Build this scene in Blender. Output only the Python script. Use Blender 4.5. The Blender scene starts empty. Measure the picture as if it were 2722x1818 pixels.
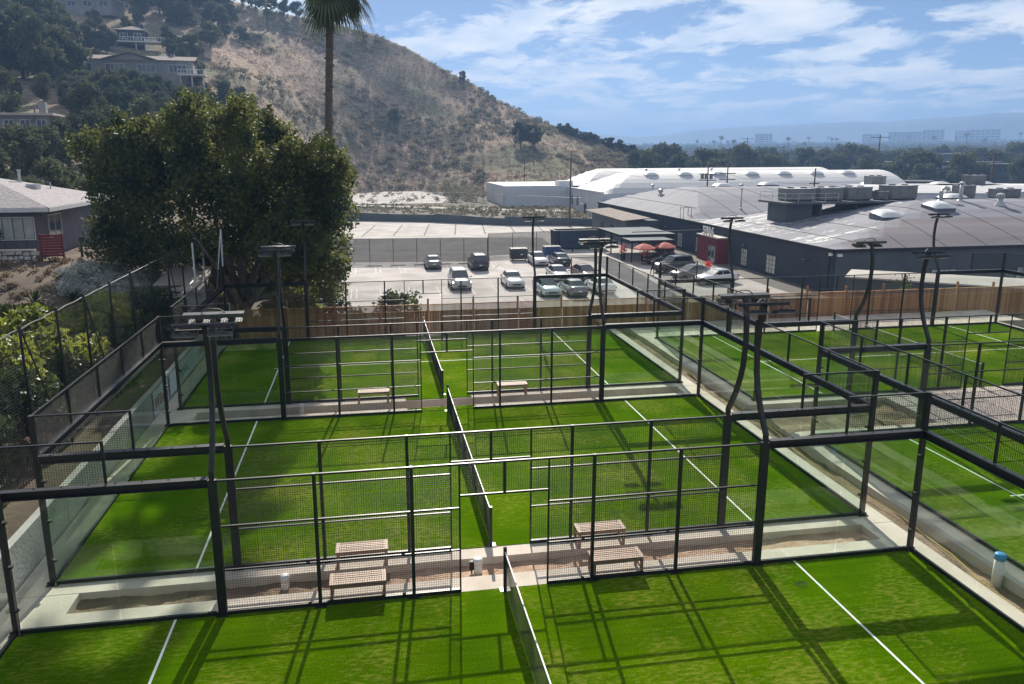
import bpy, math, random
import numpy as np
from mathutils import Vector, Matrix, noise as mnoise
R = math.radians
random.seed(7)
S = bpy.context.scene
COL = S.collection

# ------------------------------------------------------------------ camera
cam_d = bpy.data.cameras.new('camera'); cam = bpy.data.objects.new('camera', cam_d); COL.objects.link(cam)
cam_d.sensor_width = 36.0; cam_d.lens = 36.0 * 1958.945 / 2722.0
cam_d.shift_x = 72.54 / 2722.0; cam_d.shift_y = -92.43 / 2722.0
cam_d.clip_start = 0.1; cam_d.clip_end = 40000
CAM = Vector((-2.6897, -16.3304, 9.4446))
_y, _p, _r = -0.1551, -0.2048, -0.0045
f = Vector((-math.sin(_y) * math.cos(_p), math.cos(_y) * math.cos(_p), math.sin(_p)))
r0 = Vector((math.cos(_y), math.sin(_y), 0)); u0 = r0.cross(f)
rr = r0 * math.cos(_r) + u0 * math.sin(_r); uu = -r0 * math.sin(_r) + u0 * math.cos(_r)
M = Matrix((rr, uu, -f)).transposed().to_4x4(); M.translation = CAM
cam.matrix_world = M
S.camera = cam

# ------------------------------------------------------------------ sky, sun, exposure
SUN = Vector((0.18, 1.487, 1.0)).normalized()
W = bpy.data.worlds.new('World'); S.world = W; W.use_nodes = True
nt = W.node_tree; nt.nodes.clear()
def N(t, tree=None, **k):
    n = (tree or nt).nodes.new(t)
    for a, b in k.items(): setattr(n, a, b)
    return n
out = N('ShaderNodeOutputWorld'); bg = N('ShaderNodeBackground'); bg.inputs['Strength'].default_value = 0.05
sky = N('ShaderNodeTexSky', sky_type='NISHITA', sun_disc=False)
sky.sun_elevation = math.asin(SUN.z); sky.sun_rotation = math.atan2(SUN.x, SUN.y)
sky.altitude = 100; sky.air_density = 0.6; sky.dust_density = 0.15; sky.ozone_density = 3.5
tc = N('ShaderNodeTexCoord'); sep = N('ShaderNodeSeparateXYZ'); nt.links.new(tc.outputs['Generated'], sep.inputs[0])
def math_(op, a, b=None, tree=None):
    n = N('ShaderNodeMath', tree, operation=op); T = tree or nt
    for i, v in enumerate((a, b)):
        if v is None: continue
        if isinstance(v, (int, float)): n.inputs[i].default_value = v
        else: T.links.new(v, n.inputs[i])
    return n.outputs[0]
zc = math_('MAXIMUM', sep.outputs['Z'], 0.0)
den = math_('ADD', zc, 0.16)
cx = math_('DIVIDE', sep.outputs['X'], den); cy = math_('DIVIDE', sep.outputs['Y'], den)
cmb = N('ShaderNodeCombineXYZ'); nt.links.new(cx, cmb.inputs[0]); nt.links.new(cy, cmb.inputs[1])
mp = N('ShaderNodeMapping'); mp.inputs['Location'].default_value = (3.55, 0.35, 0.0); mp.inputs['Scale'].default_value = (1.0, 0.9, 1)
nt.links.new(cmb.outputs[0], mp.inputs[0])
n1 = N('ShaderNodeTexNoise'); n1.inputs['Scale'].default_value = 2.3; n1.inputs['Detail'].default_value = 10; n1.inputs['Roughness'].default_value = 0.60; n1.inputs['Distortion'].default_value = 0.25
nt.links.new(mp.outputs[0], n1.inputs[0])
ramp = N('ShaderNodeValToRGB'); ramp.color_ramp.elements[0].position = 0.452; ramp.color_ramp.elements[1].position = 0.535
nt.links.new(n1.outputs['Fac'], ramp.inputs[0])
n2 = N('ShaderNodeTexNoise'); n2.inputs['Scale'].default_value = 4.0; n2.inputs['Detail'].default_value = 6
nt.links.new(mp.outputs[0], n2.inputs[0])
cr2 = N('ShaderNodeValToRGB'); cr2.color_ramp.elements[0].position = 0.35; cr2.color_ramp.elements[0].color = (8.6, 9.8, 11.4, 1)
cr2.color_ramp.elements[1].position = 0.62; cr2.color_ramp.elements[1].color = (13.0, 13.0, 13.0, 1)
nt.links.new(n2.outputs['Fac'], cr2.inputs[0])
mix = N('ShaderNodeMix', data_type='RGBA')
fac = math_('MULTIPLY', ramp.outputs['Color'], 0.92)
nt.links.new(fac, mix.inputs[0]); hsv = N('ShaderNodeHueSaturation'); hsv.inputs['Saturation'].default_value = 1.0; hsv.inputs['Value'].default_value = 1.0; nt.links.new(sky.outputs[0], hsv.inputs['Color']); nt.links.new(hsv.outputs[0], mix.inputs[6]); nt.links.new(cr2.outputs[0], mix.inputs[7])
nt.links.new(mix.outputs[2], bg.inputs['Color']); nt.links.new(bg.outputs[0], out.inputs[0])
sun_d = bpy.data.lights.new('sun', 'SUN'); sun_d.energy = 5.0; sun_d.angle = R(0.53); sun_d.color = (1.0, 0.93, 0.82)
sun = bpy.data.objects.new('sun', sun_d); COL.objects.link(sun)
sun.rotation_euler = SUN.to_track_quat('Z', 'Y').to_euler(); sun.location = (0, 60, 80)
vs = S.view_settings; vs.view_transform = 'Standard'; vs.look = 'None'; vs.gamma = 1.0; vs.exposure = 0.8; vs.use_curve_mapping = False
S.cycles.max_bounces = 8; S.cycles.transparent_max_bounces = 40; S.cycles.volume_bounces = 0
S.cycles.glossy_bounces = 3; S.cycles.diffuse_bounces = 3; S.cycles.transmission_bounces = 4

# ------------------------------------------------------------------ materials
def mat(name, c1, c2=None, rough=0.8, metal=0.0, scale=3.0, bump=0.0, bscale=None, spec=0.5, stretch=None, detail=5.0, lo=0.35, hi=0.65, trans=0.0):
    m = bpy.data.materials.new(name); m.use_nodes = True; t = m.node_tree
    b = t.nodes['Principled BSDF']; b.inputs['Roughness'].default_value = rough; b.inputs['Metallic'].default_value = metal
    b.inputs['Specular IOR Level'].default_value = spec
    c1 = tuple(c1) + (1,)
    b.inputs['Base Color'].default_value = c1
    geo = N('ShaderNodeNewGeometry', t)
    vec = geo.outputs['Position']
    if stretch:
        mpn = N('ShaderNodeMapping', t); mpn.inputs['Scale'].default_value = stretch; t.links.new(vec, mpn.inputs[0]); vec = mpn.outputs[0]
    if c2:
        n = N('ShaderNodeTexNoise', t); n.inputs['Scale'].default_value = scale; n.inputs['Detail'].default_value = detail
        t.links.new(vec, n.inputs[0])
        rp = N('ShaderNodeValToRGB', t); rp.color_ramp.elements[0].position = lo; rp.color_ramp.elements[1].position = hi
        rp.color_ramp.elements[0].color = c1; rp.color_ramp.elements[1].color = tuple(c2) + (1,)
        t.links.new(n.outputs['Fac'], rp.inputs[0]); t.links.new(rp.outputs[0], b.inputs['Base Color'])
    if bump:
        n = N('ShaderNodeTexNoise', t); n.inputs['Scale'].default_value = bscale or scale * 6; n.inputs['Detail'].default_value = 4
        t.links.new(vec, n.inputs[0])
        bp = N('ShaderNodeBump', t); bp.inputs['Strength'].default_value = bump; bp.inputs['Distance'].default_value = 0.05
        t.links.new(n.outputs['Fac'], bp.inputs['Height']); t.links.new(bp.outputs[0], b.inputs['Normal'])
    if trans:
        tr = N('ShaderNodeBsdfTranslucent', t); mx = N('ShaderNodeMixShader', t); mx.inputs[0].default_value = trans
        src = b.inputs['Base Color'].links
        hs = N('ShaderNodeHueSaturation', t); hs.inputs['Value'].default_value = 1.6; hs.inputs['Hue'].default_value = 0.485
        if src: t.links.new(src[0].from_socket, hs.inputs['Color'])
        else: hs.inputs['Color'].default_value = c1
        t.links.new(hs.outputs[0], tr.inputs[0])
        o = t.nodes['Material Output']; t.links.new(b.outputs[0], mx.inputs[1]); t.links.new(tr.outputs[0], mx.inputs[2]); t.links.new(mx.outputs[0], o.inputs[0])
    return m

MT = {}
MT['steel'] = mat('black_steel', (0.009, 0.010, 0.011), (0.015, 0.016, 0.018), rough=0.40, scale=6, spec=0.5)
MT['wire'] = mat('black_wire', (0.006, 0.007, 0.0065), rough=0.42, spec=0.28)
MT['conc'] = mat('concrete', (0.48, 0.42, 0.345), (0.60, 0.53, 0.45), rough=0.9, scale=1.3, bump=0.25, bscale=22)
MT['wallc'] = mat('wall_concrete', (0.30, 0.30, 0.28), (0.42, 0.41, 0.38), rough=0.9, scale=0.9, bump=0.3, bscale=14)
MT['sand'] = mat('sand', (0.34, 0.22, 0.15), (0.50, 0.36, 0.26), rough=1, scale=2.2, bump=0.9, bscale=14)
MT['dirt'] = mat('dirt', (0.15, 0.105, 0.07), (0.29, 0.21, 0.145), rough=1, scale=1.1, bump=1.0, bscale=12)
MT['gravel'] = mat('gravel', (0.34, 0.29, 0.26), (0.58, 0.51, 0.47), rough=1, scale=14, bump=0.8, bscale=40)
MT['line'] = mat('line_white', (0.78, 0.78, 0.74), (0.6, 0.62, 0.5), rough=0.8, scale=9, lo=0.45, hi=0.8)
MT['faded'] = mat('faded_marking', (0.62, 0.61, 0.58), (0.42, 0.40, 0.38), rough=0.9, scale=1.6, lo=0.4, hi=0.6)
MT['white'] = mat('white_paint', (0.75, 0.75, 0.73), (0.62, 0.62, 0.6), rough=0.55, scale=2)
MT['teak'] = mat('teak', (0.30, 0.185, 0.12), (0.42, 0.28, 0.19), rough=0.55, scale=5, stretch=(0.6, 6, 6))
MT['pvc'] = mat('white_pvc', (0.72, 0.72, 0.69), rough=0.4)
MT['blue'] = mat('blue_cap', (0.05, 0.28, 0.55), rough=0.4)
MT['black'] = mat('matt_black', (0.012, 0.012, 0.013), rough=0.6)
MT['fixture'] = mat('lamp_grey', (0.045, 0.047, 0.05), (0.075, 0.077, 0.08), rough=0.4, scale=8)
MT['lens'] = mat('lamp_lens', (0.5, 0.52, 0.52), rough=0.15)
MT['asphalt'] = mat('pale_asphalt', (0.31, 0.285, 0.265), (0.44, 0.405, 0.38), rough=0.95, scale=0.35, bump=0.2, bscale=6, detail=9)
MT['road'] = mat('road_asphalt', (0.085, 0.085, 0.088), (0.14, 0.138, 0.135), rough=0.95, scale=0.5, bump=0.2, bscale=8, detail=8)
MT['ground'] = mat('city_ground', (0.10, 0.10, 0.085), (0.20, 0.175, 0.15), rough=1, scale=0.01)
MT['leaf'] = mat('leaf_dark', (0.020, 0.040, 0.014), (0.055, 0.085, 0.022), rough=0.55, scale=0.7, trans=0.33)
MT['leafy'] = mat('leaf_ficus', (0.032, 0.050, 0.020), (0.12, 0.138, 0.030), rough=0.6, scale=0.7, trans=0.40, spec=0.25)
MT['leaf2'] = mat('leaf_yellow', (0.085, 0.12, 0.016), (0.23, 0.26, 0.038), rough=0.45, scale=0.9, trans=0.45)
MT['leafdry'] = mat('leaf_dry', (0.10, 0.075, 0.045), (0.19, 0.14, 0.085), rough=0.9, scale=0.4, trans=0.25)
MT['leafgrey'] = mat('leaf_grey', (0.22, 0.25, 0.22), (0.50, 0.52, 0.48), rough=0.6, scale=1.5, trans=0.25)
MT['leaffar'] = mat('leaf_far', (0.042, 0.058, 0.030), (0.10, 0.112, 0.052), rough=0.9, scale=0.05, trans=0.2)
MT['scrub'] = mat('leaf_scrub', (0.11, 0.112, 0.068), (0.22, 0.195, 0.125), rough=0.9, scale=0.08, trans=0.25)
MT['bark'] = mat('bark', (0.10, 0.08, 0.065), (0.2, 0.165, 0.14), rough=0.95, scale=3, bump=0.8, bscale=20, stretch=(1, 1, 0.3))
MT['palmbark'] = mat('palm_bark', (0.09, 0.075, 0.062), (0.17, 0.14, 0.12), rough=0.95, scale=5, bump=1.0, bscale=9, stretch=(0.4, 0.4, 3))
MT['frond'] = mat('palm_frond', (0.035, 0.06, 0.02), (0.08, 0.10, 0.035), rough=0.5, scale=1, trans=0.3)
MT['deadfrond'] = mat('dead_frond', (0.14, 0.10, 0.06), (0.22, 0.17, 0.11), rough=0.9, scale=1, trans=0.2)
MT['soil'] = mat('bank_soil', (0.065, 0.046, 0.032), (0.135, 0.098, 0.068), rough=1, scale=0.35, bump=0.9, bscale=4)
MT['roofgrey'] = mat('roof_grey', (0.125, 0.13, 0.16), (0.185, 0.187, 0.22), rough=0.85, scale=0.25, stretch=(0.3, 1.6, 1), bump=0.15, bscale=2.0, detail=8)
MT['roofpurple'] = mat('roof_purple', (0.135, 0.118, 0.132), (0.19, 0.17, 0.182), rough=0.9, scale=0.3, stretch=(0.25, 1.5, 1), bump=0.35, bscale=0.8, detail=8)
MT['roofwhite'] = mat('roof_white', (0.50, 0.495, 0.50), (0.60, 0.595, 0.595), rough=0.8, scale=0.2, stretch=(0.3, 1.5, 1))
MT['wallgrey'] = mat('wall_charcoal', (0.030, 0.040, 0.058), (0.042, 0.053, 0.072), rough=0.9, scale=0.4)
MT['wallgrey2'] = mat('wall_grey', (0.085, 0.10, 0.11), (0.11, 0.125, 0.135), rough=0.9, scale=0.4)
MT['wallwhite'] = mat('wall_white', (0.58, 0.60, 0.63), (0.68, 0.70, 0.72), rough=0.85, scale=0.3)
MT['wallred'] = mat('wall_red', (0.155, 0.016, 0.022), (0.2, 0.024, 0.03), rough=0.7, scale=0.8)
MT['red'] = mat('red_cloth', (0.42, 0.10, 0.07), (0.55, 0.16, 0.11), rough=0.8, scale=2, trans=0.2)
MT['beige'] = mat('beige_wall', (0.42, 0.38, 0.33), (0.5, 0.46, 0.41), rough=0.9, scale=0.5)
MT['housegrey'] = mat('siding_grey', (0.135, 0.13, 0.145), (0.165, 0.16, 0.175), rough=0.85, scale=1)
MT['shingle'] = mat('shingle', (0.22, 0.2, 0.205), (0.36, 0.335, 0.34), rough=0.95, scale=5, bump=0.5, bscale=9)
MT['shinglebrown'] = mat('shingle_brown', (0.16, 0.13, 0.11), (0.24, 0.2, 0.17), rough=0.95, scale=2)
MT['housedim'] = mat('stucco_grey', (0.20, 0.195, 0.20), (0.26, 0.255, 0.26), rough=0.9, scale=0.6)
MT['stone'] = mat('stone', (0.42, 0.37, 0.33), (0.6, 0.54, 0.49), rough=0.95, scale=2.2, bump=0.5, bscale=8)
MT['mortar'] = mat('mortar', (0.1, 0.09, 0.08), rough=1)
MT['pane'] = mat('window_pane', (0.035, 0.045, 0.055), rough=0.06, spec=0.9)
MT['panelit'] = mat('window_curtain', (0.42, 0.44, 0.40), (0.55, 0.56, 0.52), rough=0.25, scale=2)
MT['metal'] = mat('galvanised', (0.42, 0.43, 0.43), (0.56, 0.57, 0.57), rough=0.4, metal=0.3, scale=3)
MT['hvac'] = mat('hvac_grey', (0.16, 0.165, 0.165), (0.22, 0.225, 0.225), rough=0.6, scale=1)
MT['dome'] = mat('skylight_dome', (0.68, 0.67, 0.66), (0.76, 0.76, 0.75), rough=0.35, scale=1)
MT['pole'] = mat('pole_wood', (0.085, 0.065, 0.052), (0.13, 0.1, 0.08), rough=0.9, scale=2, stretch=(4, 4, 0.3))
MT['cable'] = mat('cable', (0.03, 0.03, 0.032), rough=0.6)
MT['containerblue'] = mat('container_blue', (0.028, 0.045, 0.075), (0.04, 0.058, 0.09), rough=0.6, scale=0.6)
MT['dumpgrey'] = mat('dumpster_grey', (0.04, 0.042, 0.042), (0.06, 0.06, 0.058), rough=0.6, scale=2)
MT['dumpblue'] = mat('dumpster_blue', (0.02, 0.05, 0.14), (0.03, 0.065, 0.17), rough=0.6, scale=2)
MT['rubber'] = mat('rubber', (0.014, 0.014, 0.015), rough=0.85)
MT['carglass'] = mat('car_glass', (0.012, 0.016, 0.018), rough=0.05, spec=0.9)
MT['rim'] = mat('rim', (0.4, 0.41, 0.42), rough=0.3, metal=0.8)
MT['tail'] = mat('tail_red', (0.3, 0.012, 0.012), rough=0.25)
MT['head'] = mat('headlight', (0.6, 0.63, 0.66), rough=0.12)
MT['skin'] = mat('skin', (0.3, 0.18, 0.12), rough=0.6)
MT['cloth'] = mat('dark_cloth', (0.02, 0.022, 0.028), (0.03, 0.032, 0.04), rough=0.9, scale=6)
MT['hair'] = mat('hair', (0.012, 0.01, 0.009), rough=0.7)
MT['mountain'] = mat('mountain', (0.075, 0.085, 0.07), (0.13, 0.13, 0.105), rough=1, scale=0.002)
MT['redflower'] = mat('red_flower', (0.5, 0.07, 0.04), (0.6, 0.13, 0.08), rough=0.8, scale=3, trans=0.3)
MT['banner'] = mat('banner_white', (0.66, 0.68, 0.70), (0.6, 0.63, 0.65), rough=0.6, scale=1)
MT['bannertxt'] = mat('banner_text_red', (0.35, 0.025, 0.035), rough=0.6)
MT['bannertxt2'] = mat('banner_text_dark', (0.04, 0.09, 0.10), rough=0.6)
MT['slope'] = mat('dry_slope_soil', (0.085, 0.072, 0.055), (0.165, 0.14, 0.11), rough=1, scale=0.12, bump=1.0, bscale=1.5, detail=8)
MT['yard'] = mat('yard_asphalt', (0.115, 0.108, 0.104), (0.175, 0.165, 0.16), rough=0.95, scale=0.25, bump=0.2, bscale=5, detail=9)
MT['netcord'] = mat('net_cord', (0.05, 0.052, 0.052), rough=0.4, spec=0.6)
MT['city'] = mat('city_wall', (0.30, 0.29, 0.28), (0.45, 0.44, 0.42), rough=0.9, scale=0.03)
MT['citydark'] = mat('city_dark', (0.06, 0.065, 0.07), (0.09, 0.095, 0.1), rough=0.9, scale=0.05)

def turf_mat():
    m = bpy.data.materials.new('turf'); m.use_nodes = True; t = m.node_tree; b = t.nodes['Principled BSDF']
    b.inputs['Roughness'].default_value = 0.75; b.inputs['Specular IOR Level'].default_value = 0.0
    g = N('ShaderNodeNewGeometry', t)
    def nz(sc, det, stretch=None):
        v = g.outputs['Position']
        if stretch:
            q = N('ShaderNodeMapping', t); q.inputs['Scale'].default_value = stretch; t.links.new(v, q.inputs[0]); v = q.outputs[0]
        n = N('ShaderNodeTexNoise', t); n.inputs['Scale'].default_value = sc; n.inputs['Detail'].default_value = det; t.links.new(v, n.inputs[0]); return n.outputs['Fac']
    def rp(fac, p0, c0, p1, c1):
        r = N('ShaderNodeValToRGB', t); e = r.color_ramp.elements
        e[0].position = p0; e[0].color = c0 + (1,); e[1].position = p1; e[1].color = c1 + (1,); t.links.new(fac, r.inputs[0]); return r.outputs[0]
    base = rp(nz(0.55, 6), 0.35, (0.053, 0.122, 0.0), 0.65, (0.086, 0.170, 0.0))
    fine = rp(nz(38, 3), 0.3, (0.5, 0.5, 0.5), 0.7, (1.35, 1.35, 1.35))
    mu = N('ShaderNodeMix', t, data_type='RGBA', blend_type='MULTIPLY'); mu.inputs[0].default_value = 1.0
    t.links.new(base, mu.inputs[6]); t.links.new(fine, mu.inputs[7])
    nap = rp(nz(1.0, 3, (0.25, 9, 1)), 0.3, (0.86, 0.86, 0.86), 0.7, (1.12, 1.12, 1.12))
    mu2 = N('ShaderNodeMix', t, data_type='RGBA', blend_type='MULTIPLY'); mu2.inputs[0].default_value = 1.0; t.links.new(mu.outputs[2], mu2.inputs[6]); t.links.new(nap, mu2.inputs[7]); mu = mu2
    a = math_('MULTIPLY', nz(0.45, 4), nz(5.5, 9, (1, 2.6, 1)), t)
    a2 = math_('ADD', math_('MULTIPLY', a, 1.0, t), math_('MULTIPLY', nz(26, 4), 0.13, t), t)
    msk = rp(a2, 0.312, (0, 0, 0), 0.47, (0.5, 0.5, 0.5))
    mx = N('ShaderNodeMix', t, data_type='RGBA'); t.links.new(msk, mx.inputs[0]); t.links.new(mu.outputs[2], mx.inputs[6]); mx.inputs[7].default_value = (0.30, 0.29, 0.05, 1)
    t.links.new(mx.outputs[2], b.inputs['Base Color'])
    bp = N('ShaderNodeBump', t); bp.inputs['Strength'].default_value = 0.55; bp.inputs['Distance'].default_value = 0.03
    t.links.new(nz(90, 2), bp.inputs['Height']); t.links.new(bp.outputs[0], b.inputs['Normal'])
    pass
    return m
MT['turf'] = turf_mat()
def glass_mat(name='court_glass', tint=(0.925, 0.962, 0.943)):
    m = bpy.data.materials.new(name); m.use_nodes = True; t = m.node_tree; t.nodes.clear()
    o = N('ShaderNodeOutputMaterial', t); tr = N('ShaderNodeBsdfTransparent', t); gl = N('ShaderNodeBsdfGlossy', t); fr = N('ShaderNodeFresnel', t); mx = N('ShaderNodeMixShader', t)
    tr.inputs[0].default_value = tint + (1,); gl.inputs['Roughness'].default_value = 0.015; fr.inputs[0].default_value = 1.45
    ge = N('ShaderNodeNewGeometry', t); io = N('ShaderNodeMix', t, data_type='FLOAT'); io.inputs[2].default_value = 1.45; io.inputs[3].default_value = 1 / 1.45; t.links.new(ge.outputs['Backfacing'], io.inputs[0]); t.links.new(io.outputs[0], fr.inputs[0])
    t.links.new(fr.outputs[0], mx.inputs[0]); t.links.new(tr.outputs[0], mx.inputs[1]); t.links.new(gl.outputs[0], mx.inputs[2]); t.links.new(mx.outputs[0], o.inputs[0])
    return m
MT['glass'] = glass_mat()
def board_mat():
    m = bpy.data.materials.new('fence_board'); m.use_nodes = True; t = m.node_tree; b = t.nodes['Principled BSDF']; b.inputs['Roughness'].default_value = 0.85
    g = N('ShaderNodeNewGeometry', t); sp = N('ShaderNodeSeparateXYZ', t); t.links.new(g.outputs['Position'], sp.inputs[0])
    fl = math_('FLOOR', math_('DIVIDE', sp.outputs['X'], 0.142, t), None, t)
    wn = N('ShaderNodeTexWhiteNoise', t, noise_dimensions='1D'); t.links.new(fl, wn.inputs['W'])
    r = N('ShaderNodeValToRGB', t); e = r.color_ramp.elements; e[0].color = (0.40, 0.18, 0.07, 1); e[1].color = (0.70, 0.40, 0.18, 1); t.links.new(wn.outputs['Value'], r.inputs[0])
    n = N('ShaderNodeTexNoise', t); n.inputs['Scale'].default_value = 4; q = N('ShaderNodeMapping', t); q.inputs['Scale'].default_value = (6, 6, 0.5); t.links.new(g.outputs['Position'], q.inputs[0]); t.links.new(q.outputs[0], n.inputs[0])
    mu = N('ShaderNodeMix', t, data_type='RGBA', blend_type='MULTIPLY'); mu.inputs[0].default_value = 0.6; t.links.new(r.outputs[0], mu.inputs[6]); t.links.new(n.outputs['Color'], mu.inputs[7])
    t.links.new(r.outputs[0], mu.inputs[6]); t.links.new(mu.outputs[2], b.inputs['Base Color'])
    return m
MT['board'] = board_mat()
def streak_mat():
    m = mat('roof_streaked', (0.125, 0.13, 0.16), (0.185, 0.187, 0.22), rough=0.8, scale=0.25, stretch=(0.3, 1.6, 1), bump=0.15, bscale=2)
    t = m.node_tree; b = t.nodes['Principled BSDF']; src = b.inputs['Base Color'].links[0].from_socket
    g = N('ShaderNodeNewGeometry', t)
    def nz(sc, st, det=6):
        q = N('ShaderNodeMapping', t); q.inputs['Scale'].default_value = st; t.links.new(g.outputs['Position'], q.inputs[0])
        n = N('ShaderNodeTexNoise', t); n.inputs['Scale'].default_value = sc; n.inputs['Detail'].default_value = det; t.links.new(q.outputs[0], n.inputs[0]); return n.outputs['Fac']
    a = math_('MULTIPLY', nz(0.9, (0.05, 1.0, 0.3), 3), nz(2.2, (0.5, 2.0, 1), 8), t)
    r = N('ShaderNodeValToRGB', t); e = r.color_ramp.elements; e[0].position = 0.315; e[1].position = 0.345; t.links.new(a, r.inputs[0])
    mx = N('ShaderNodeMix', t, data_type='RGBA'); t.links.new(r.outputs[0], mx.inputs[0]); t.links.new(src, mx.inputs[6]); mx.inputs[7].default_value = (0.66, 0.64, 0.6, 1)
    t.links.new(mx.outputs[2], b.inputs['Base Color'])
    return m
MT['streak'] = streak_mat()
def hill_mat():
    m = bpy.data.materials.new('hill_grass'); m.use_nodes = True; t = m.node_tree; b = t.nodes['Principled BSDF']; b.inputs['Roughness'].default_value = 1; b.inputs['Specular IOR Level'].default_value = 0.1
    g = N('ShaderNodeNewGeometry', t)
    def nz(sc, det):
        n = N('ShaderNodeTexNoise', t); n.inputs['Scale'].default_value = sc; n.inputs['Detail'].default_value = det; t.links.new(g.outputs['Position'], n.inputs[0]); return n.outputs['Fac']
    r = N('ShaderNodeValToRGB', t); e = r.color_ramp.elements
    e[0].position = 0.38; e[0].color = (0.16, 0.155, 0.095, 1); e[1].position = 0.60; e[1].color = (0.36, 0.265, 0.195, 1)
    k = e.new(0.48); k.color = (0.255, 0.205, 0.14, 1); t.links.new(nz(0.035, 8), r.inputs[0])
    r2 = N('ShaderNodeValToRGB', t); r2.color_ramp.elements[0].position = 0.3; r2.color_ramp.elements[0].color = (0.6, 0.6, 0.6, 1); r2.color_ramp.elements[1].position = 0.7; r2.color_ramp.elements[1].color = (1.2, 1.2, 1.2, 1); t.links.new(nz(0.8, 6), r2.inputs[0])
    mu = N('ShaderNodeMix', t, data_type='RGBA', blend_type='MULTIPLY'); mu.inputs[0].default_value = 1; t.links.new(r.outputs[0], mu.inputs[6]); t.links.new(r2.outputs[0], mu.inputs[7])
    t.links.new(mu.outputs[2], b.inputs['Base Color'])
    bp = N('ShaderNodeBump', t); bp.inputs['Strength'].default_value = 0.7; bp.inputs['Distance'].default_value = 0.5; t.links.new(nz(0.9, 6), bp.inputs['Height']); t.links.new(bp.outputs[0], b.inputs['Normal'])
    return m
MT['hill'] = hill_mat()

# ------------------------------------------------------------------ mesh helpers
class MB:
    def __init__(s): s.v = []; s.f = []
    def add(s, vs_, fs):
        n = len(s.v); s.v += [tuple(p) for p in vs_]; s.f += [tuple(i + n for i in q) for q in fs]; return s
    def box(s, x0, x1, y0, y1, z0, z1):
        return s.add([(x0, y0, z0), (x1, y0, z0), (x1, y1, z0), (x0, y1, z0), (x0, y0, z1), (x1, y0, z1), (x1, y1, z1), (x0, y1, z1)],
                     [(0, 3, 2, 1), (4, 5, 6, 7), (0, 1, 5, 4), (1, 2, 6, 5), (2, 3, 7, 6), (3, 0, 4, 7)])
    def cbox(s, c, d, rot=None):
        n = len(s.v); s.box(-d[0] / 2, d[0] / 2, -d[1] / 2, d[1] / 2, -d[2] / 2, d[2] / 2)
        for i in range(n, len(s.v)):
            p = Vector(s.v[i]);  p = rot @ p if rot is not None else p
            s.v[i] = tuple(p + Vector(c))
        return s
    def tube(s, pts, r, n=6, cap=True, up=None):
        pts = [Vector(p) for p in pts]; rs = r if isinstance(r, (list, tuple)) else [r] * len(pts)
        base = len(s.v)
        for i, p in enumerate(pts):
            d = (pts[min(i + 1, len(pts) - 1)] - pts[max(i - 1, 0)]).normalized()
            a = Vector((0, 0, 1)) if abs(d.z) < 0.95 else Vector((1, 0, 0))
            x = d.cross(a).normalized(); y = x.cross(d)
            for k in range(n):
                t = 2 * math.pi * (k + 0.5) / n; s.v.append(tuple(p + (x * math.cos(t) + y * math.sin(t)) * rs[i]))
        for i in range(len(pts) - 1):
            for k in range(n):
                a = base + i * n + k; b = base + i * n + (k + 1) % n; s.f.append((a, b, b + n, a + n))
        if cap:
            s.f.append(tuple(base + k for k in reversed(range(n)))); s.f.append(tuple(base + (len(pts) - 1) * n + k for k in range(n)))
        return s
    def extr(s, poly, y0, y1, axis='y'):
        n = len(poly)
        if axis == 'y': P = [(a, y0, b) for a, b in poly] + [(a, y1, b) for a, b in poly]
        elif axis == 'x': P = [(y0, a, b) for a, b in poly] + [(y1, a, b) for a, b in poly]
        else: P = [(a, b, y0) for a, b in poly] + [(a, b, y1) for a, b in poly]
        return s.add(P, [tuple(range(n)), tuple(range(2 * n - 1, n - 1, -1))] + [(i, i + n, (i + 1) % n + n, (i + 1) % n) for i in range(n)])
    def lathe(s, prof, n=12, c=(0, 0, 0)):
        b = len(s.v)
        for r, z in prof:
            for k in range(n):
                t = 2 * math.pi * k / n; s.v.append((c[0] + r * math.cos(t), c[1] + r * math.sin(t), c[2] + z))
        for i in range(len(prof) - 1):
            for k in range(n):
                a = b + i * n + k; q = b + i * n + (k + 1) % n; s.f.append((a, q, q + n, a + n))
        s.f.append(tuple(b + k for k in reversed(range(n)))); s.f.append(tuple(b + (len(prof) - 1) * n + k for k in range(n)))
        return s
    def quad(s, *p): return s.add(p, [tuple(range(len(p)))])
    def loft(s, secs):
        b = len(s.v); n = len(secs[0])
        for q in secs: s.v += [tuple(p) for p in q]
        for i in range(len(secs) - 1):
            for k in range(n):
                a = b + i * n + k; c = b + i * n + (k + 1) % n; s.f.append((a, c, c + n, a + n))
        s.f.append(tuple(b + k for k in reversed(range(n)))); s.f.append(tuple(b + (len(secs) - 1) * n + k for k in range(n)))
        return s
    def mesh(s, name, m, smooth=False):
        me = bpy.data.meshes.new(name); me.from_pydata(s.v, [], s.f); me.materials.append(MT[m] if isinstance(m, str) else m)
        if smooth:
            me.polygons.foreach_set('use_smooth', [True] * len(me.polygons))
        me.update(); return me
def fastmesh(name, V, F, m, smooth=False):
    V = np.asarray(V, dtype=np.float32); F = np.asarray(F, dtype=np.int32); k = F.shape[1]
    me = bpy.data.meshes.new(name); me.vertices.add(len(V)); me.vertices.foreach_set('co', V.ravel())
    me.loops.add(F.size); me.loops.foreach_set('vertex_index', F.ravel())
    me.polygons.add(len(F)); me.polygons.foreach_set('loop_start', np.arange(0, F.size, k, dtype=np.int32))
    me.materials.append(MT[m]); me.update(calc_edges=True)
    if smooth: me.polygons.foreach_set('use_smooth', [True] * len(F))
    return me
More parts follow.
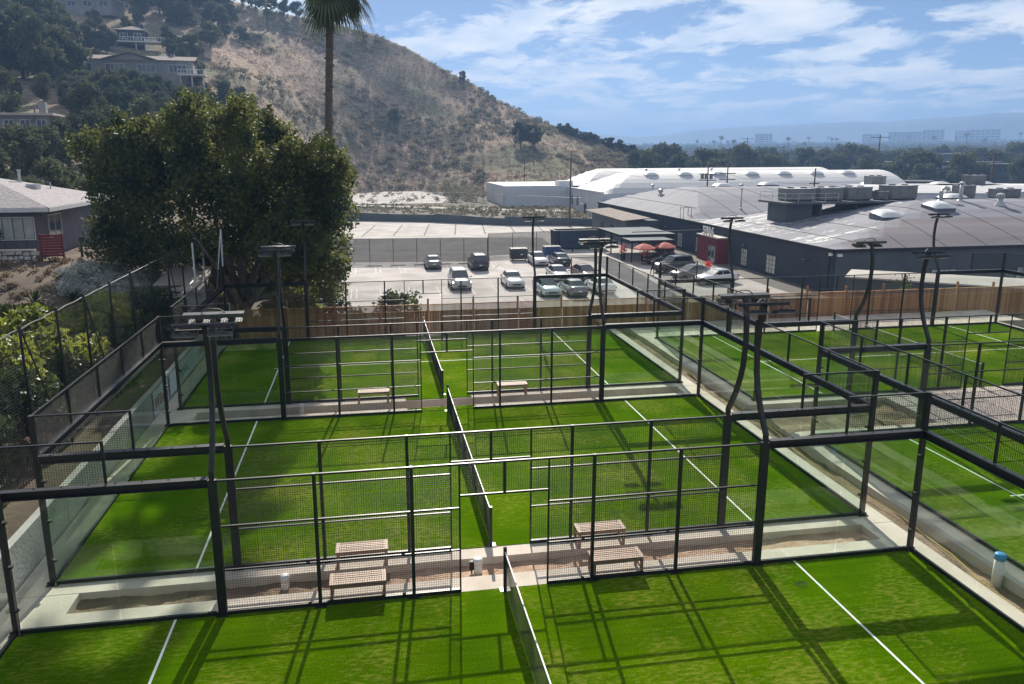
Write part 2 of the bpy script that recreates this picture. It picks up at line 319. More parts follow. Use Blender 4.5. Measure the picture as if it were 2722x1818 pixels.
def obj(name, me, parent=None, loc=(0, 0, 0), rz=0.0):
    o = bpy.data.objects.new(name, me); COL.objects.link(o); o.location = loc
    if rz: o.rotation_euler = (0, 0, rz)
    if parent: o.parent = parent
    return o
def tag(o, label, cat, group=None, kind=None):
    if label: o['label'] = label
    if cat: o['category'] = cat
    if group: o['group'] = group
    if kind: o['kind'] = kind
    return o
def thing(name, label, cat, loc=(0, 0, 0), rz=0.0, group=None):
    return tag(obj(name, None, None, loc, rz), label, cat, group)
def part(name, mb, m, parent, smooth=False, loc=(0, 0, 0), rz=0.0):
    return obj(name, mb.mesh(name, m, smooth), parent, loc, rz)
def struct(name, mb, m=None, smooth=False):
    o = obj(name, mb.mesh(name, m, smooth) if isinstance(mb, MB) else mb); o['kind'] = 'structure'; return o
def copy_tree(o, parent=None, loc=None, rz=None, label=None):
    c = o.copy(); COL.objects.link(c); c.parent = parent
    if loc is not None: c.location = loc
    if rz is not None: c.rotation_euler = (0, 0, rz)
    if label: c['label'] = label
    for ch in list(o.children): copy_tree(ch, c)
    return c
def wiregrid(name, w, h, sp, r, m='wire', n=4, sph=None):
    b = MB(); nx = max(2, round(w / sp)); nz = max(2, round(h / (sph or sp)))
    for i in range(nx + 1):
        x = -w / 2 + w * i / nx; b.tube([(x, 0, 0), (x, 0, h)], r, n, False)
    for j in range(nz + 1):
        z = h * j / nz; b.tube([(-w / 2, r * 1.6, z), (w / 2, r * 1.6, z)], r, n, False)
    return b.mesh(name, m, True)
def text_mesh(body, size, m, depth=0.02, bold=False, align='CENTER'):
    c = bpy.data.curves.new('t', 'FONT'); c.body = body; c.size = size; c.extrude = depth; c.align_x = align; c.resolution_u = 3
    if bold: c.offset = size * 0.02
    o = bpy.data.objects.new('t', c); COL.objects.link(o)
    me = bpy.data.meshes.new_from_object(o.evaluated_get(bpy.context.evaluated_depsgraph_get()))
    bpy.data.objects.remove(o); bpy.data.curves.remove(c); me.materials.clear(); me.materials.append(MT[m]); return me
def leaves(name, blobs, n, size, m, seed=0, aspect=0.55, shell=0.55, jitter=0.35, up=0.0):
    """n leaf faces spread through the volume of blobs (x,y,z,rx,ry,rz)"""
    g = np.random.default_rng(seed); B = np.array(blobs, float)
    w = (B[:, 3] * B[:, 4] + B[:, 4] * B[:, 5] + B[:, 3] * B[:, 5]); idx = g.choice(len(B), n, p=w / w.sum())
    d = g.normal(size=(n, 3)); d /= np.linalg.norm(d, axis=1)[:, None]
    rad = shell + (1 - shell) * g.random(n) ** 0.7; rad *= 1 + jitter * (g.random(n) - 0.5) * (g.random(n) > 0.6)
    P = B[idx, :3] + d * rad[:, None] * B[idx, 3:6]
    a = g.normal(size=(n, 3)); a[:, 2] += up; a /= np.linalg.norm(a, axis=1)[:, None]
    c = g.normal(size=(n, 3)); c -= a * (a * c).sum(1)[:, None]; c /= np.linalg.norm(c, axis=1)[:, None]
    s = size * (0.6 + 0.8 * g.random(n))[:, None]
    V = np.stack([P - a * s * 0.5, P + c * s * aspect * 0.5, P + a * s * 0.5, P - c * s * aspect * 0.5], 1).reshape(-1, 3)
    return fastmesh(name, V, np.arange(4 * n).reshape(n, 4), m)
def nz3(x, y, z=0.0): return mnoise.noise(Vector((x, y, z)))
# ------------------------------------------------------------------ terrain
ZL = -3.4
def polar(az, D, z=0.0):
    a = R(az); return Vector((CAM.x + D * math.sin(a), CAM.y + D * math.cos(a), z))
def interp(x, T, k):
    return float(np.interp(x, [t[0] for t in T], [t[k] for t in T]))
HT = [(-60, 80, 3.0, 380, 90), (-23.4, 75, 3.2, 360, 78), (-16, 78, 3.0, 350, 77), (-9.7, 100, 1.0, 340, 9.44 + .188 * 340), (-7.2, 130, 0, 335, 9.44 + .176 * 335),
      (-3.2, 200, -2, 330, 9.44 + .166 * 330), (0.9, 225, -1.6, 330, 9.44 + .1505 * 330), (3.7, 225, -1.6, 330, 9.44 + .1305 * 330), (5.9, 222, -1.6, 328, 9.44 + .1078 * 328), (8.2, 215, -1.8, 325, 9.44 + .089 * 325),
      (10.1, 200, -2, 320, 9.44 + .0675 * 320), (12.1, 192, -2.2, 312, 9.44 + .0508 * 312), (13.5, 190, -2.4, 306, 9.44 + .041 * 306), (14.9, 188, -2.6, 300, 9.44 + .0305 * 300), (16.6, 200, -3, 295, 9.44 + .0195 * 295),
      (18.2, 210, -3.2, 290, 9.44 + .011 * 290), (20.1, 230, -3.4, 288, 9.44 + .001 * 288), (22, 250, -3.6, 286, 2.0), (24.5, 260, -4, 286, -5.0)]
def hill_z(az, D):
    Dt, zt, Dr, zr = (interp(az, HT, k) for k in (1, 2, 3, 4))
    s = (D - Dt) / (Dr - Dt)
    if s <= 0: return zt + s * 8
    if s <= 1:
        z = zt + (zr - zt) * (s ** float(np.interp(az, [-9, -4], [1.35, 1.12])))
        am = max(zr - zt, 0) * 0.035 * min(1, 5 * s * (1 - s))
        p = polar(az, D)
        return z + am * (1.4 * nz3(p.x * .02, p.y * .02, 3) + 0.7 * nz3(p.x * .07, p.y * .07, 9)) + (s > .97) * 0.6 * nz3(az * 3, 5)
    return zr - (s - 1) * (Dr - Dt) * 0.25
def hillpt(az, s, dz=0.0):
    Dt = interp(az, HT, 1); Dr = interp(az, HT, 3); D = Dt + (Dr - Dt) * s
    p = polar(az, D); p.z = hill_z(az, D) + dz; return p
azs = np.linspace(-60, 24.5, 230); ss = np.concatenate([[-0.05], np.linspace(0, 1, 60), [1.15, 1.6]])
V = []; F = []
for a in azs:
    Dt = interp(a, HT, 1); Dr = interp(a, HT, 3)
    for s_ in ss:
        D = Dt + (Dr - Dt) * s_; p = polar(a, D); V.append((p.x, p.y, hill_z(a, D)))
k = len(ss)
for i in range(len(azs) - 1):
    for j in range(k - 1): F.append((i * k + j, (i + 1) * k + j, (i + 1) * k + j + 1, i * k + j + 1))
struct('hill', fastmesh('hill', V, F, 'hill', True))

# the ground sheet, flat near the courts and rising gently towards the far mountains
radii = [0, 30, 60, 100, 140, 200, 300, 450, 700, 1000, 1500, 2200, 3200, 5200]
def far_z(D): return ZL + max(0.0, min(D, 3200) - 420) * 0.0165
V = [(CAM.x, CAM.y, ZL)]; F = []
na = 120
for r_ in radii[1:]:
    for i in range(na):
        a = 2 * math.pi * i / na; V.append((CAM.x + r_ * math.sin(a), CAM.y + r_ * math.cos(a), far_z(r_) if r_ < 5000 else far_z(5000)))
me = bpy.data.meshes.new('ground')
F = [(0, 1 + (i + 1) % na, 1 + i) for i in range(na)]
for j in range(len(radii) - 2):
    for i in range(na):
        a = 1 + j * na + i; b = 1 + j * na + (i + 1) % na; F.append((a, b, b + na, a + na))
me.from_pydata(V, [], F); me.materials.append(MT['ground']); me.polygons.foreach_set('use_smooth', [True] * len(F)); me.update()
o = obj('ground', me); o['kind'] = 'structure'

# far mountain range
MR = [(10, .012), (14, .021), (16, .0235), (18, .0245), (19.2, .0225), (20.5, .0205), (22, .022), (24, .028), (26, .0305), (28.5, .0325), (31, .033), (33, .0345), (35, .0360), (37, .0345), (38.5, .0375), (41, .0385), (43, .0415), (46, .040), (50, .038), (60, .03), (75, .025)]
V = []; F = []; A2 = np.linspace(8, 75, 260)
for a in A2:
    e = interp(a, MR, 1) + 0.0011 * nz3(a * 1.7, 1) + 0.0006 * nz3(a * 6, 2)
    for D, fz in ((3250, 0.0), (3400, .35), (3500, .7), (3600, 1.0), (3800, .8)):
        p = polar(a, D); z = (9.44 + e * 3600 - 40) * fz + 40 + 26 * fz * (1 - fz) * 2 * nz3(a * 2.2, D * .004); V.append((p.x, p.y, z))
for i in range(len(A2) - 1):
    for j in range(4): F.append((i * 5 + j, (i + 1) * 5 + j, (i + 1) * 5 + j + 1, i * 5 + j + 1))
struct('mountain_range', fastmesh('mountain_range', V, F, 'mountain', True))

# planted bank on the left
V = []; F = []; xs = np.linspace(-75, -8.4, 90); ys = np.linspace(-22, 95, 100)
def bank_z(x, y):
    def sm(t): t = max(0, min(1, t)); return t * t * (3 - 2 * t)
    if y < 22.8 and x > -10.9: return -1.2
    h = 0.75 + 2.45 * sm((-11.5 - x) / 8.0)
    if y > 22.8:
        edge = -8.6 - 0.03 * (y - 22.8)
        h = ZL + (h - ZL) * sm((edge - x) / 5.5)
    h += 0.12 * nz3(x * .6, y * .6) * (1 if x < -12 else 0)
    if x < -14.5 and y < 31: h -= 1.15 * (1 - sm((y - 19.5) / 11.5)) * sm((-14.5 - x) / 3)
    if x < -28: h += (-28 - x) * 0.02
    return h
for x in xs:
    for y in ys: V.append((x, y, bank_z(x, y)))
k = len(ys)
for i in range(len(xs) - 1):
    for j in range(k - 1): F.append((i * k + j, (i + 1) * k + j, (i + 1) * k + j + 1, i * k + j + 1))
struct('bank', fastmesh('bank', V, F, 'soil', True))

# ------------------------------------------------------------------ court platform, slabs, kerbs, turf
struct('court_platform', MB().box(-10.95, 34.5, -14, 22.95, -3.6, -0.42), 'dirt')
COURTS = {'near': (0, -6.79), 'mid': (0, 5.0), 'far': (0, 16.79), 'right_near': (21.95, 0.3), 'right_far': (21.95, 14.15)}
SL = {'near': (.7, .55, .5, .57), 'mid': (.7, .55, .45, .5), 'far': (.7, .55, .45, .55), 'right_near': (.62, .6, .5, .5), 'right_far': (.62, .6, .5, .6)}
for k_, (x, y) in COURTS.items():
    l, r, n_, f_ = SL[k_]
    struct('concrete_slab', MB().box(x - 10 - l, x + 10 + r, y - 5 - n_, y + 5 + f_, -0.7, -0.012), 'conc')
    t = struct('court_turf', MB().box(x - 10, x + 10, y - 5, y + 5, -0.03, 0.0), 'turf')
    b = MB()
    for sx in (-6.95, 6.95): part('line_marking', MB().box(x + sx - .025, x + sx + .025, y - 5, y + 5, 0.001, 0.005), 'line', t)
    part('line_marking', MB().box(x - 7.15, x + 7.15, y - .025, y + .025, 0.001, 0.0045), 'line', t)
# cross pieces closing the trenches
for x0, x1, y0, y1 in ((-10.7, -9.3, -1.215, -.455), (9.67, 10.55, -1.215, -.455), (-10.7, -9.3, 10.505, 11.335), (9.67, 10.55, 10.505, 11.335), (9.8, 10.55, 22.0, 22.6)):
    struct('concrete_kerb', MB().box(x0, x1, y0, y1, -0.7, -0.018), 'conc')
def rough_bed(name, x0, x1, y0, y1, z, amp, m, st=0.16, seed=0):
    nx = max(2, int((x1 - x0) / st)); ny = max(2, int((y1 - y0) / st)); V = []; F = []
    for i in range(nx + 1):
        for j in range(ny + 1):
            x = x0 + (x1 - x0) * i / nx; y = y0 + (y1 - y0) * j / ny
            V.append((x, y, z + amp * (nz3(x * 1.1, y * 1.6, seed) + .5 * nz3(x * 4, y * 4, seed + 4))))
    for i in range(nx):
        for j in range(ny): F.append((i * (ny + 1) + j, (i + 1) * (ny + 1) + j, (i + 1) * (ny + 1) + j + 1, i * (ny + 1) + j + 1))
    struct(name, fastmesh(name, V, F, m, True))
rough_bed('sand_bed', -2.5, 9.7, -1.24, -.44, -.19, .05, 'sand')
rough_bed('dirt_bed', -9.35, -2.5, -1.24, -.44, -.21, .07, 'dirt', seed=3)
rough_bed('dirt_bed', -9.35, 9.7, 10.49, 11.35, -.3, .05, 'dirt', seed=5)
rough_bed('dirt_bed', 10.5, 11.36, -14, 22.9, -.27, .08, 'dirt', seed=7)
rough_bed('dirt_bed', 11.3, 17.2, 5.75, 8.7, -.27, .16, 'dirt', seed=9)
struct('gravel_patio', MB().box(17.2, 34.4, 5.81, 8.64, -.5, -.03), 'gravel')
struct('back_path', MB().box(11.3, 34.4, 19.76, 22.6, -.5, -.03), 'conc')
for x in (-1.1, 1.1): pass
# turf mats at the door between the middle and far courts
struct('turf_mat', MB().box(-1.5, 1.1, 10.02, 10.42, -.01, .012), 'turf')
struct('turf_mat', MB().box(-1.5, 1.1, 11.40, 11.78, -.01, .012), 'turf')

# parking lot, drive, upper yard
def sheet(name, poly, z, m):
    b = MB(); b.quad(*[(x, y, z) for x, y in poly]); return struct(name, b, m)
lot = sheet('parking_lot', [(-9.2, 24), (33, 24), (36, 46), (36, 90), (34, 150), (-30, 150), (-16, 76), (-10.5, 76)], ZL + .01, 'asphalt')
sheet('driveway', [(20.6, 40), (24.6, 40), (27.2, 70.5), (26.0, 75), (21, 76), (24.2, 69)], ZL + .02, 'road')
sheet('yard', [(-20, 76), (11.6, 71.8), (12.6, 76.8), (22.3, 78.6), (24, 96), (12, 99), (-22, 101)], ZL + .02, 'yard')
for i in range(9):
    x = -4.6 + 2.75 * i
    for dx in (0, .5):
        part('stall_line', MB().box(x + dx, x + dx + .1, 50.6, 55.6, ZL + .014, ZL + .018), 'faded', lot)
        if i < 7: part('stall_line', MB().box(x + dx - .3, x + dx - .2, 64.8, 69.8, ZL + .014, ZL + .018), 'faded', lot)
for i in range(8):
    x = 10.6 + 2.75 * i
    if x < 20: part('stall_line', MB().box(x, x + .1, 44.5, 49.5, ZL + .014, ZL + .018), 'faded', lot)
for q in range(4):
    part('hatch_line', MB().extr([(11.9 + q * .7, 64.5), (12.0 + q * .7, 64.5), (11.3 + q * .7, 70.0), (11.2 + q * .7, 70.0)], ZL + .014, ZL + .018, 'z'), 'faded', lot)
# cracks (tar seams) on the upper yard
for q in range(9):
    x = -14 + 5.0 * q
    part('tar_seam', MB().extr([(x, 103), (x + .25, 103), (x + 2.6, 122), (x + 2.35, 122)], ZL + .014, ZL + .018, 'z'), 'road', lot)
# bank behind the yard: retaining wall, dry slope, gutter and terrace
WP = [(-34, 140), (-8, 134), (10, 126), (22, 117), (38.8, 113)]
b = MB()
for (xa, ya), (xb, yb) in zip(WP[:-1], WP[1:]):
    b.add([(xa, ya, ZL - .3), (xb, yb, ZL - .3), (xb, yb, ZL + 1.25), (xa, ya, ZL + 1.7), (xa, ya + .35, ZL - .3), (xb, yb + .35, ZL - .3), (xb, yb + .35, ZL + 1.25), (xa, ya + .35, ZL + 1.7)],
          [(0, 1, 2, 3), (5, 4, 7, 6), (3, 2, 6, 7), (0, 3, 7, 4), (1, 5, 6, 2)])
tag(part('retaining_wall', b, 'wallgrey2', None), 'long low dark retaining wall behind the upper asphalt yard', 'wall')
V = []; F = []; XX = np.linspace(-40, 38.5, 70)
for x in XX:
    yw = np.interp(x, [p[0] for p in WP], [p[1] for p in WP])
    zt = np.interp(x, [-8, 38], [ZL + 1.55, ZL + 1.2])
    yf = np.interp(x, [-8, 20, 38], [152, 150, 131])
    for tt in (0, .3, .6, .85, 1, 1.06, 1.9):
        y = yw + .3 + (yf - yw) * min(tt, 1.06) if tt <= 1.06 else 245
        z = zt + (-1.55 - zt) * min(1, tt) + (.25 * nz3(x * .25, tt * 3) if 0 < tt < 1 else 0)
        V.append((x, y, z))
for i in range(len(XX) - 1):
    for j in range(6): F.append((i * 7 + j, (i + 1) * 7 + j, (i + 1) * 7 + j + 1, i * 7 + j + 1))
struct('dry_slope', fastmesh('dry_slope', V, F, 'slope', True))
sheet('terrace', [(-20, 153), (14, 152), (18, 175), (12, 215), (-24, 217)], -1.44, 'asphalt')
b = MB()
for (xa, ya, za), (xb, yb, zb) in [((-10, 148, -1.6), (10, 140, -1.9)), ((10, 140, -1.9), (24, 132, -2.0)), ((24, 132, -2.0), (38, 126, -2.1))]:
    b.add([(xa, ya, za + .25), (xb, yb, zb + .25), (xb, yb + 1.1, zb + .5), (xa, ya + 1.1, za + .5)], [(0, 1, 2, 3)])
struct('gutter', b, 'conc')
# ------------------------------------------------------------------ padel cages
G = {}
G['m2'] = wiregrid('mesh_panel', 1.92, 2.9, .05, .0030)
G['m1'] = wiregrid('mesh_panel', .96, 2.9, .05, .0030)
G['md'] = wiregrid('mesh_panel', 1.90, .66, .05, .0030)
G['mt'] = wiregrid('mesh_panel', 1.92, .86, .05, .0030)
def bxm(name, sx, sy, z0, z1, m='steel', plate=False, bev=None):
    b = MB().box(-sx / 2, sx / 2, -sy / 2, sy / 2, z0, z1)
    if plate:
        b.box(-.13, .13, -.1, .1, 0, .014)
        for x in (-.1, .1): b.lathe([(.018, .0), (.018, .06)], 6, (x, 0, 0)); b.box(x - .03, x + .03, -.03, .03, .03, .05)
    return b.mesh(name, m)
G['corner'] = bxm('corner_post', .105, .105, 0, 4.0, plate=True)
G['main'] = bxm('main_post', .18, .10, 0, 3.04, plate=True)
G['post'] = bxm('fence_post', .07, .07, 0, 3.03, plate=True)
G['jamb'] = bxm('door_jamb', .035, .035, 0, 3.0)
G['stub'] = bxm('short_post', .06, .06, 2.3, 3.0)
G['top'] = bxm('top_post', .05, .05, 3.1, 4.0)
def channel(L):   # flanged beam, its web set back between two flanges
    b = MB().box(-L / 2, L / 2, -.08, .08, 3.07, 3.082).box(-L / 2, L / 2, -.03, -.018, 2.912, 3.07).box(-L / 2, L / 2, -.08, .08, 2.90, 2.912)
    n = int(L / .5)
    for i in range(n): b.lathe([(.016, 3.082), (.016, 3.10)], 6, (-L / 2 + .25 + i * .5, -.04, 0))
    return b.mesh('beam', 'steel')
G['beam4'] = channel(3.85); G['beam10'] = channel(9.90)
def rail(L, z, s=.05): return MB().box(-L / 2, L / 2, -s / 2, s / 2, z - s / 2, z + s / 2).mesh('rail', 'steel')
G['glass'] = MB().box(-.992, .992, -.006, .006, .09, 2.895).mesh('glass_panel', 'glass')
G['clamp'] = MB().box(-.055, .055, -.03, .03, -.02, .02).box(-.02, .02, -.05, .05, -.03, .03).mesh('glass_clamp', 'black')
def base(L): return MB().box(-L / 2, L / 2, -.03, .03, 0.0, .085).mesh('base_rail', 'steel')
cache = {}
def got(kind, L, *a):
    key = (kind.__name__, round(L, 3)) + a
    if key not in cache: cache[key] = kind(L, *a)
    return cache[key]
def make_cage():
    c = thing('padel_cage', '', 'padel court')
    for s in (-1, 1):
        y = 5 * s
        for x in (-10, 10): obj('corner_post', G['corner'], c, (x, y, 0))
        for x in (-6, 6): obj('main_post', G['main'], c, (x, y, 0))
        for x in (-4, -2, 2, 4): obj('fence_post', G['post'], c, (x, y, 0))
        for x in (-.98, .98): obj('door_jamb', G['jamb'], c, (x, y, 0))
        obj('short_post', G['stub'], c, (0, y, 0))
        for x in (-5, -3, 3, 5): obj('mesh_panel', G['m2'], c, (x, y, .09))
        for x in (-1.49, 1.49): obj('mesh_panel', G['m1'], c, (x, y, .09))
        obj('mesh_panel', G['md'], c, (0, y, 2.31))
        obj('rail', got(rail, 12 - .19, 3.005, .042), c, (0, y, 0))
        obj('rail', got(rail, 1.96, 2.28, .04), c, (0, y, 0))
        for sx in (-1, 1):
            for z in (1.0, 1.985): obj('rail', got(rail, 4.92, z, .036), c, (sx * 3.44, y + .028 * s, 0))
            obj('base_rail', got(base, 4.92), c, (sx * 3.44, y, 0))
            obj('beam', G['beam4'], c, (sx * 8.018, y, 0), 0 if s < 0 else math.pi)
            obj('glass_panel', G['g188'], c, (sx * 7.06, y, 0))
            obj('glass_panel', G['g188'], c, (sx * 8.96, y, 0))
            obj('base_rail', got(base, 3.84), c, (sx * 8.0, y, 0))
            obj('top_post', G['top'], c, (sx * 8.0, y, 0))
            obj('mesh_panel', G['mt'], c, (sx * 8.98, y, 3.11))
            obj('rail', got(rail, 1.93, 3.98, .036), c, (sx * 8.98, y, 0))
            for z in (.55, 1.5, 2.45): obj('glass_clamp', G['clamp'], c, (sx * 9.93, y - .05 * s, z))
    for s in (-1, 1):
        x = 10 * s; q = math.pi / 2 if s > 0 else -math.pi / 2
        for i in range(5):
            y = -4 + 2 * i; obj('glass_panel', G['glass'] if 0 < i < 4 else G['g188'], c, (x, y + (.06 if i == 0 else -.06 if i == 4 else 0), 0), q)
            obj('mesh_panel', G['mt'], c, (x, y, 3.11), q)
            if i: obj('top_post', G['top'], c, (x, y - 1, 0), q)
        obj('beam', G['beam10'], c, (x, 0, 0), q)
        obj('rail', got(rail, 9.88, 3.98, .036), c, (x, 0, 0), q)
        obj('base_rail', got(base, 9.88), c, (x, 0, 0), q)
    return c
G['g188'] = MB().box(-.93, .93, -.006, .006, .09, 2.895).mesh('glass_panel', 'glass')
CL = {'near': 'nearest black steel and glass padel court cage, cut by the bottom edge of the photo',
      'mid': 'middle black steel and glass padel court cage, second row back on the left side',
      'far': 'far black padel court cage on the left, beside the wooden fence',
      'right_near': 'black padel court cage at the right edge with gravel patio behind it',
      'right_far': 'black padel court cage on the far right in front of the wooden fence'}
proto = make_cage()
for i, (k_, (x, y)) in enumerate(COURTS.items()):
    o = proto if i == 0 else copy_tree(proto)
    o.location = (x, y, 0); o['label'] = CL[k_]; o['group'] = 'padel courts'

# ------------------------------------------------------------------ nets
def make_net():
    t = thing('court_net', '', 'net', group='padel nets')
    b = MB()
    for s in (-1, 1):
        p = MB().box(-.035, .035, -.035, .035, 0, 1.02).box(-.12, .12, -.09, .09, 0, .012); part('net_post', p, 'steel', t, loc=(0, 4.93 * s, 0))
    g = MB(); L = 9.8; n = 218
    def top(y): return .88 + .04 * (y / 4.9) ** 2
    for i in range(n + 1):
        y = -L / 2 + L * i / n; g.tube([(0, y, .03), (.012 * math.sin(y * 3), y, .45), (0, y, top(y))], .0032, 3, False)
    for j in range(20):
        z = .03 + .85 * j / 19; g.tube([(0, -L / 2, z), (0, 0, z), (0, L / 2, z + .04 * j / 19)], .0032, 3, False)
    o = part('net_mesh', g, 'black', t, True); o['kind'] = 'stuff'
    tp = MB()
    ys = [(-4.9 + .98 * i) for i in range(11)]
    for a, c in zip(ys[:-1], ys[1:]):
        tp.add([(-.012, a, top(a) - .016), (.012, a, top(a) - .016), (.012, a, top(a) + .012), (-.012, a, top(a) + .012), (-.012, c, top(c) - .016), (.012, c, top(c) - .016), (.012, c, top(c) + .012), (-.012, c, top(c) + .012)],
               [(0, 1, 5, 4), (1, 2, 6, 5), (2, 3, 7, 6), (3, 0, 4, 7)])
    part('net_tape', tp, 'white', t)
    return t
net0 = make_net()
NL = {'near': 'black net with white tape across the nearest court at the bottom of the photo', 'mid': 'black net with white tape across the middle court', 'far': 'black net with white tape across the far left court',
      'right_far': 'black net with white tape across the far right court'}
for i, k_ in enumerate(('near', 'mid', 'far', 'right_far')):
    o = net0 if i == 0 else copy_tree(net0)
    o.location = (COURTS[k_][0], COURTS[k_][1], 0); o['label'] = NL[k_]

# ------------------------------------------------------------------ floodlight masts
def make_mast():
    t = thing('light_mast', '', 'floodlight mast', group='curved floodlight masts')
    prof = [(0, 3.0), (0, 3.2), (.10, 3.36), (.33, 3.76), (.50, 4.2), (.58, 4.5), (.63, 5.05), (.60, 5.6), (.52, 5.95), (.46, 6.12)]
    b = MB(); secs = []
    for i, (d, z) in enumerate(prof):
        a = prof[max(i - 1, 0)]; c = prof[min(i + 1, len(prof) - 1)]; tx, tz = c[0] - a[0], c[1] - a[1]; l = math.hypot(tx, tz); nx, nz_ = tz / l, -tx / l
        w = .05; h = .045
        secs.append([(-w, -(d + nx * h), z + nz_ * h), (w, -(d + nx * h), z + nz_ * h), (w, -(d - nx * h), z - nz_ * h), (-w, -(d - nx * h), z - nz_ * h)])
    part('pole', b.loft(secs), 'steel', t)
    rot = Matrix.Rotation(R(12), 3, 'X')
    cb = MB().cbox((0, -.40, 6.17), (1.24, .15, .025), rot).cbox((0, -.47, 6.13), (1.24, .02, .09), rot); part('crossbar', cb, 'fixture', t)
    for s in (-1, 1):
        fl = obj('floodlight', None, t, (s * .33, -.22, 5.98))
        h = MB().cbox((0, 0, 0), (.44, .30, .035), rot)
        for q in range(9): h.cbox((-.2 + q * .05, .0, .035), (.008, .26, .05), rot)
        h.cbox((0, 0, .06), (.16, .12, .05), rot)
        part('lamp_housing', h, 'fixture', fl)
        part('lamp_lens', MB().cbox((0, -.004, -.022), (.40, .26, .008), rot), 'lens', fl)
        bk = MB()
        for x in (-.235, .235): bk.tube([(x, 0, 0), (x, -.10, .06), (x * .95, -.2, .17)], .010, 4)
        part('bracket', bk, 'fixture', fl)
    cbp = MB().tube([(-.25, -.38, 6.2), (-.12, -.4, 6.27), (0, -.42, 6.28), (.12, -.4, 6.26), (.24, -.36, 6.18)], .012, 5); part('cable', cbp, 'cable', t)
    return t
mast0 = make_mast()
spots = []
for sx, side in ((-6, 'left'), (6, 'right')):
    spots += [((sx, -1.79, 0), math.pi, 'curved black floodlight mast on far fence of nearest court, %s of net' % side),
              ((sx, 0.0, 0), 0, 'curved black floodlight mast on near fence of middle court, %s of net' % side),
              ((sx, 10.0, 0), math.pi, 'curved black floodlight mast on far fence of middle court, %s of net' % side),
              ((sx, 11.79, 0), 0, 'curved black floodlight mast on near fence of far left court, %s of net' % side),
              ((sx, 21.79, 0), math.pi, 'curved black floodlight mast by wooden fence, %s end of far left court' % side)]
spots += [((15.95, 5.3, 0), math.pi, 'curved black floodlight mast beside the gravel patio on the right edge court'),
          ((15.95, 9.15, 0), 0, 'curved black floodlight mast at the near fence of the far right court'),
          ((15.95, 19.15, 0), math.pi, 'curved black floodlight mast by wooden fence, left end of far right court'),
          ((27.95, 19.15, 0), math.pi, 'highest floodlight mast against the grey roof, right end of far right court')]
for i, (l, rz, lab) in enumerate(spots):
    o = mast0 if i == 0 else copy_tree(mast0)
    o.location = l; o.rotation_euler = (0, 0, rz); o['label'] = lab

# ------------------------------------------------------------------ benches
def make_bench():
    t = thing('bench', '', 'bench', group='slatted benches')
    for x in (-.56, .56):
        for y in (-.19, .19): part('leg', MB().box(x - .03, x + .03, y - .03, y + .03, 0, .41), 'teak', t)
    for y in (-.195, .195): part('apron', MB().box(-.53, .53, y - .012, y + .012, .335, .408), 'teak', t)
    for x in (-.56, .56): part('end_board', MB().box(x - .045, x + .045, -.225, .225, .412, .442), 'teak', t)
    for q in range(6):
        y = -.19 + q * .076; part('slat', MB().box(-.512, .512, y - .028, y + .028, .414, .438), 'teak', t)
    for x in (-.56, .56): part('stretcher', MB().box(x - .014, x + .014, -.16, .16, .12, .16), 'teak', t)
    return t
bench0 = make_bench()
for i, (x, y, lab) in enumerate([(-3.2, -1.53, 'slatted wooden bench left of the nearest net, on the front kerb'), (-3.12, -.22, 'slatted wooden bench left of the nearest net, on the rear kerb'),
                                 (2.65, -1.53, 'slatted wooden bench right of the nearest net, on the front kerb'), (2.68, -.22, 'slatted wooden bench right of the nearest net, on the rear kerb'),
                                 (-2.74, 11.55, 'slatted wooden bench behind the middle court, left of its net'), (2.76, 11.55, 'slatted wooden bench behind the middle court, right of its net')]):
    o = bench0 if i == 0 else copy_tree(bench0)
    o.location = (x, y, -.012); o['label'] = lab

# ------------------------------------------------------------------ pipes
def pipe(x, y, z0, z1, r, lab, capm=None, valve=False):
    t = thing('pipe', lab, 'pipe', (x, y, z0), group='upright plastic pipes')
    part('tube', MB().lathe([(r, 0), (r, z1 - z0), (r * .96, z1 - z0), (r * .96, z1 - z0 - .01)], 16), 'pvc', t, True)
    part('cap', MB().lathe([(r * 1.12, z1 - z0 - .12), (r * 1.12, z1 - z0 + .01), (r * .7, z1 - z0 + .035)], 16), capm or 'pvc', t, True)
    if valve: part('valve', MB().box(-r - .1, -r - .0, -.05, .05, .22, .38).tube([(-r - .05, 0, .25), (-r - .05, -.02, .0)], .018, 6).lathe([(.05, .38), (.05, .43)], 10, (-r - .05, 0, 0)), 'black', t)
pipe(-.45, -.8, -.3, .16, .10, 'short white pipe with black valve in the sand between nets', None, True)
pipe(-4.86, -.7, -.3, .12, .095, 'short white pipe standing left of the front benches')
pipe(-5.47, 11.1, -.3, .15, .095, 'short white pipe in the trench at the left of the middle court')
pipe(11.2, -3.1, -.3, .50, .105, 'white pipe with bright blue cap in the dirt strip at right', 'blue')

def coil(lab, x, y, m='black'):
    b = MB(); pts = []
    for i in range(40):
        a = i * .5; pts.append((x + (.07 + .001 * i) * math.cos(a) * 1.2, y + (.06 + .001 * i) * math.sin(a), .012 + .0006 * i))
    tag(part('cable_coil', b.tube(pts, .004, 4), m, None), lab, 'cable')
coil('small black cable coil lying on the nearest turf by right post', 6.55, -2.75)
yc = MB().tube([(11.0 + .2 * math.sin(i * .9), -9 + i * 1.0, -.16 + .05 * math.sin(i * 2.1)) for i in range(26)], .012, 5)
tag(part('yellow_cable', yc, mat('yellow_cable', (.5, .4, .08), rough=.6), None), 'thin yellow cable lying along the dirt strip between court rows', 'cable')

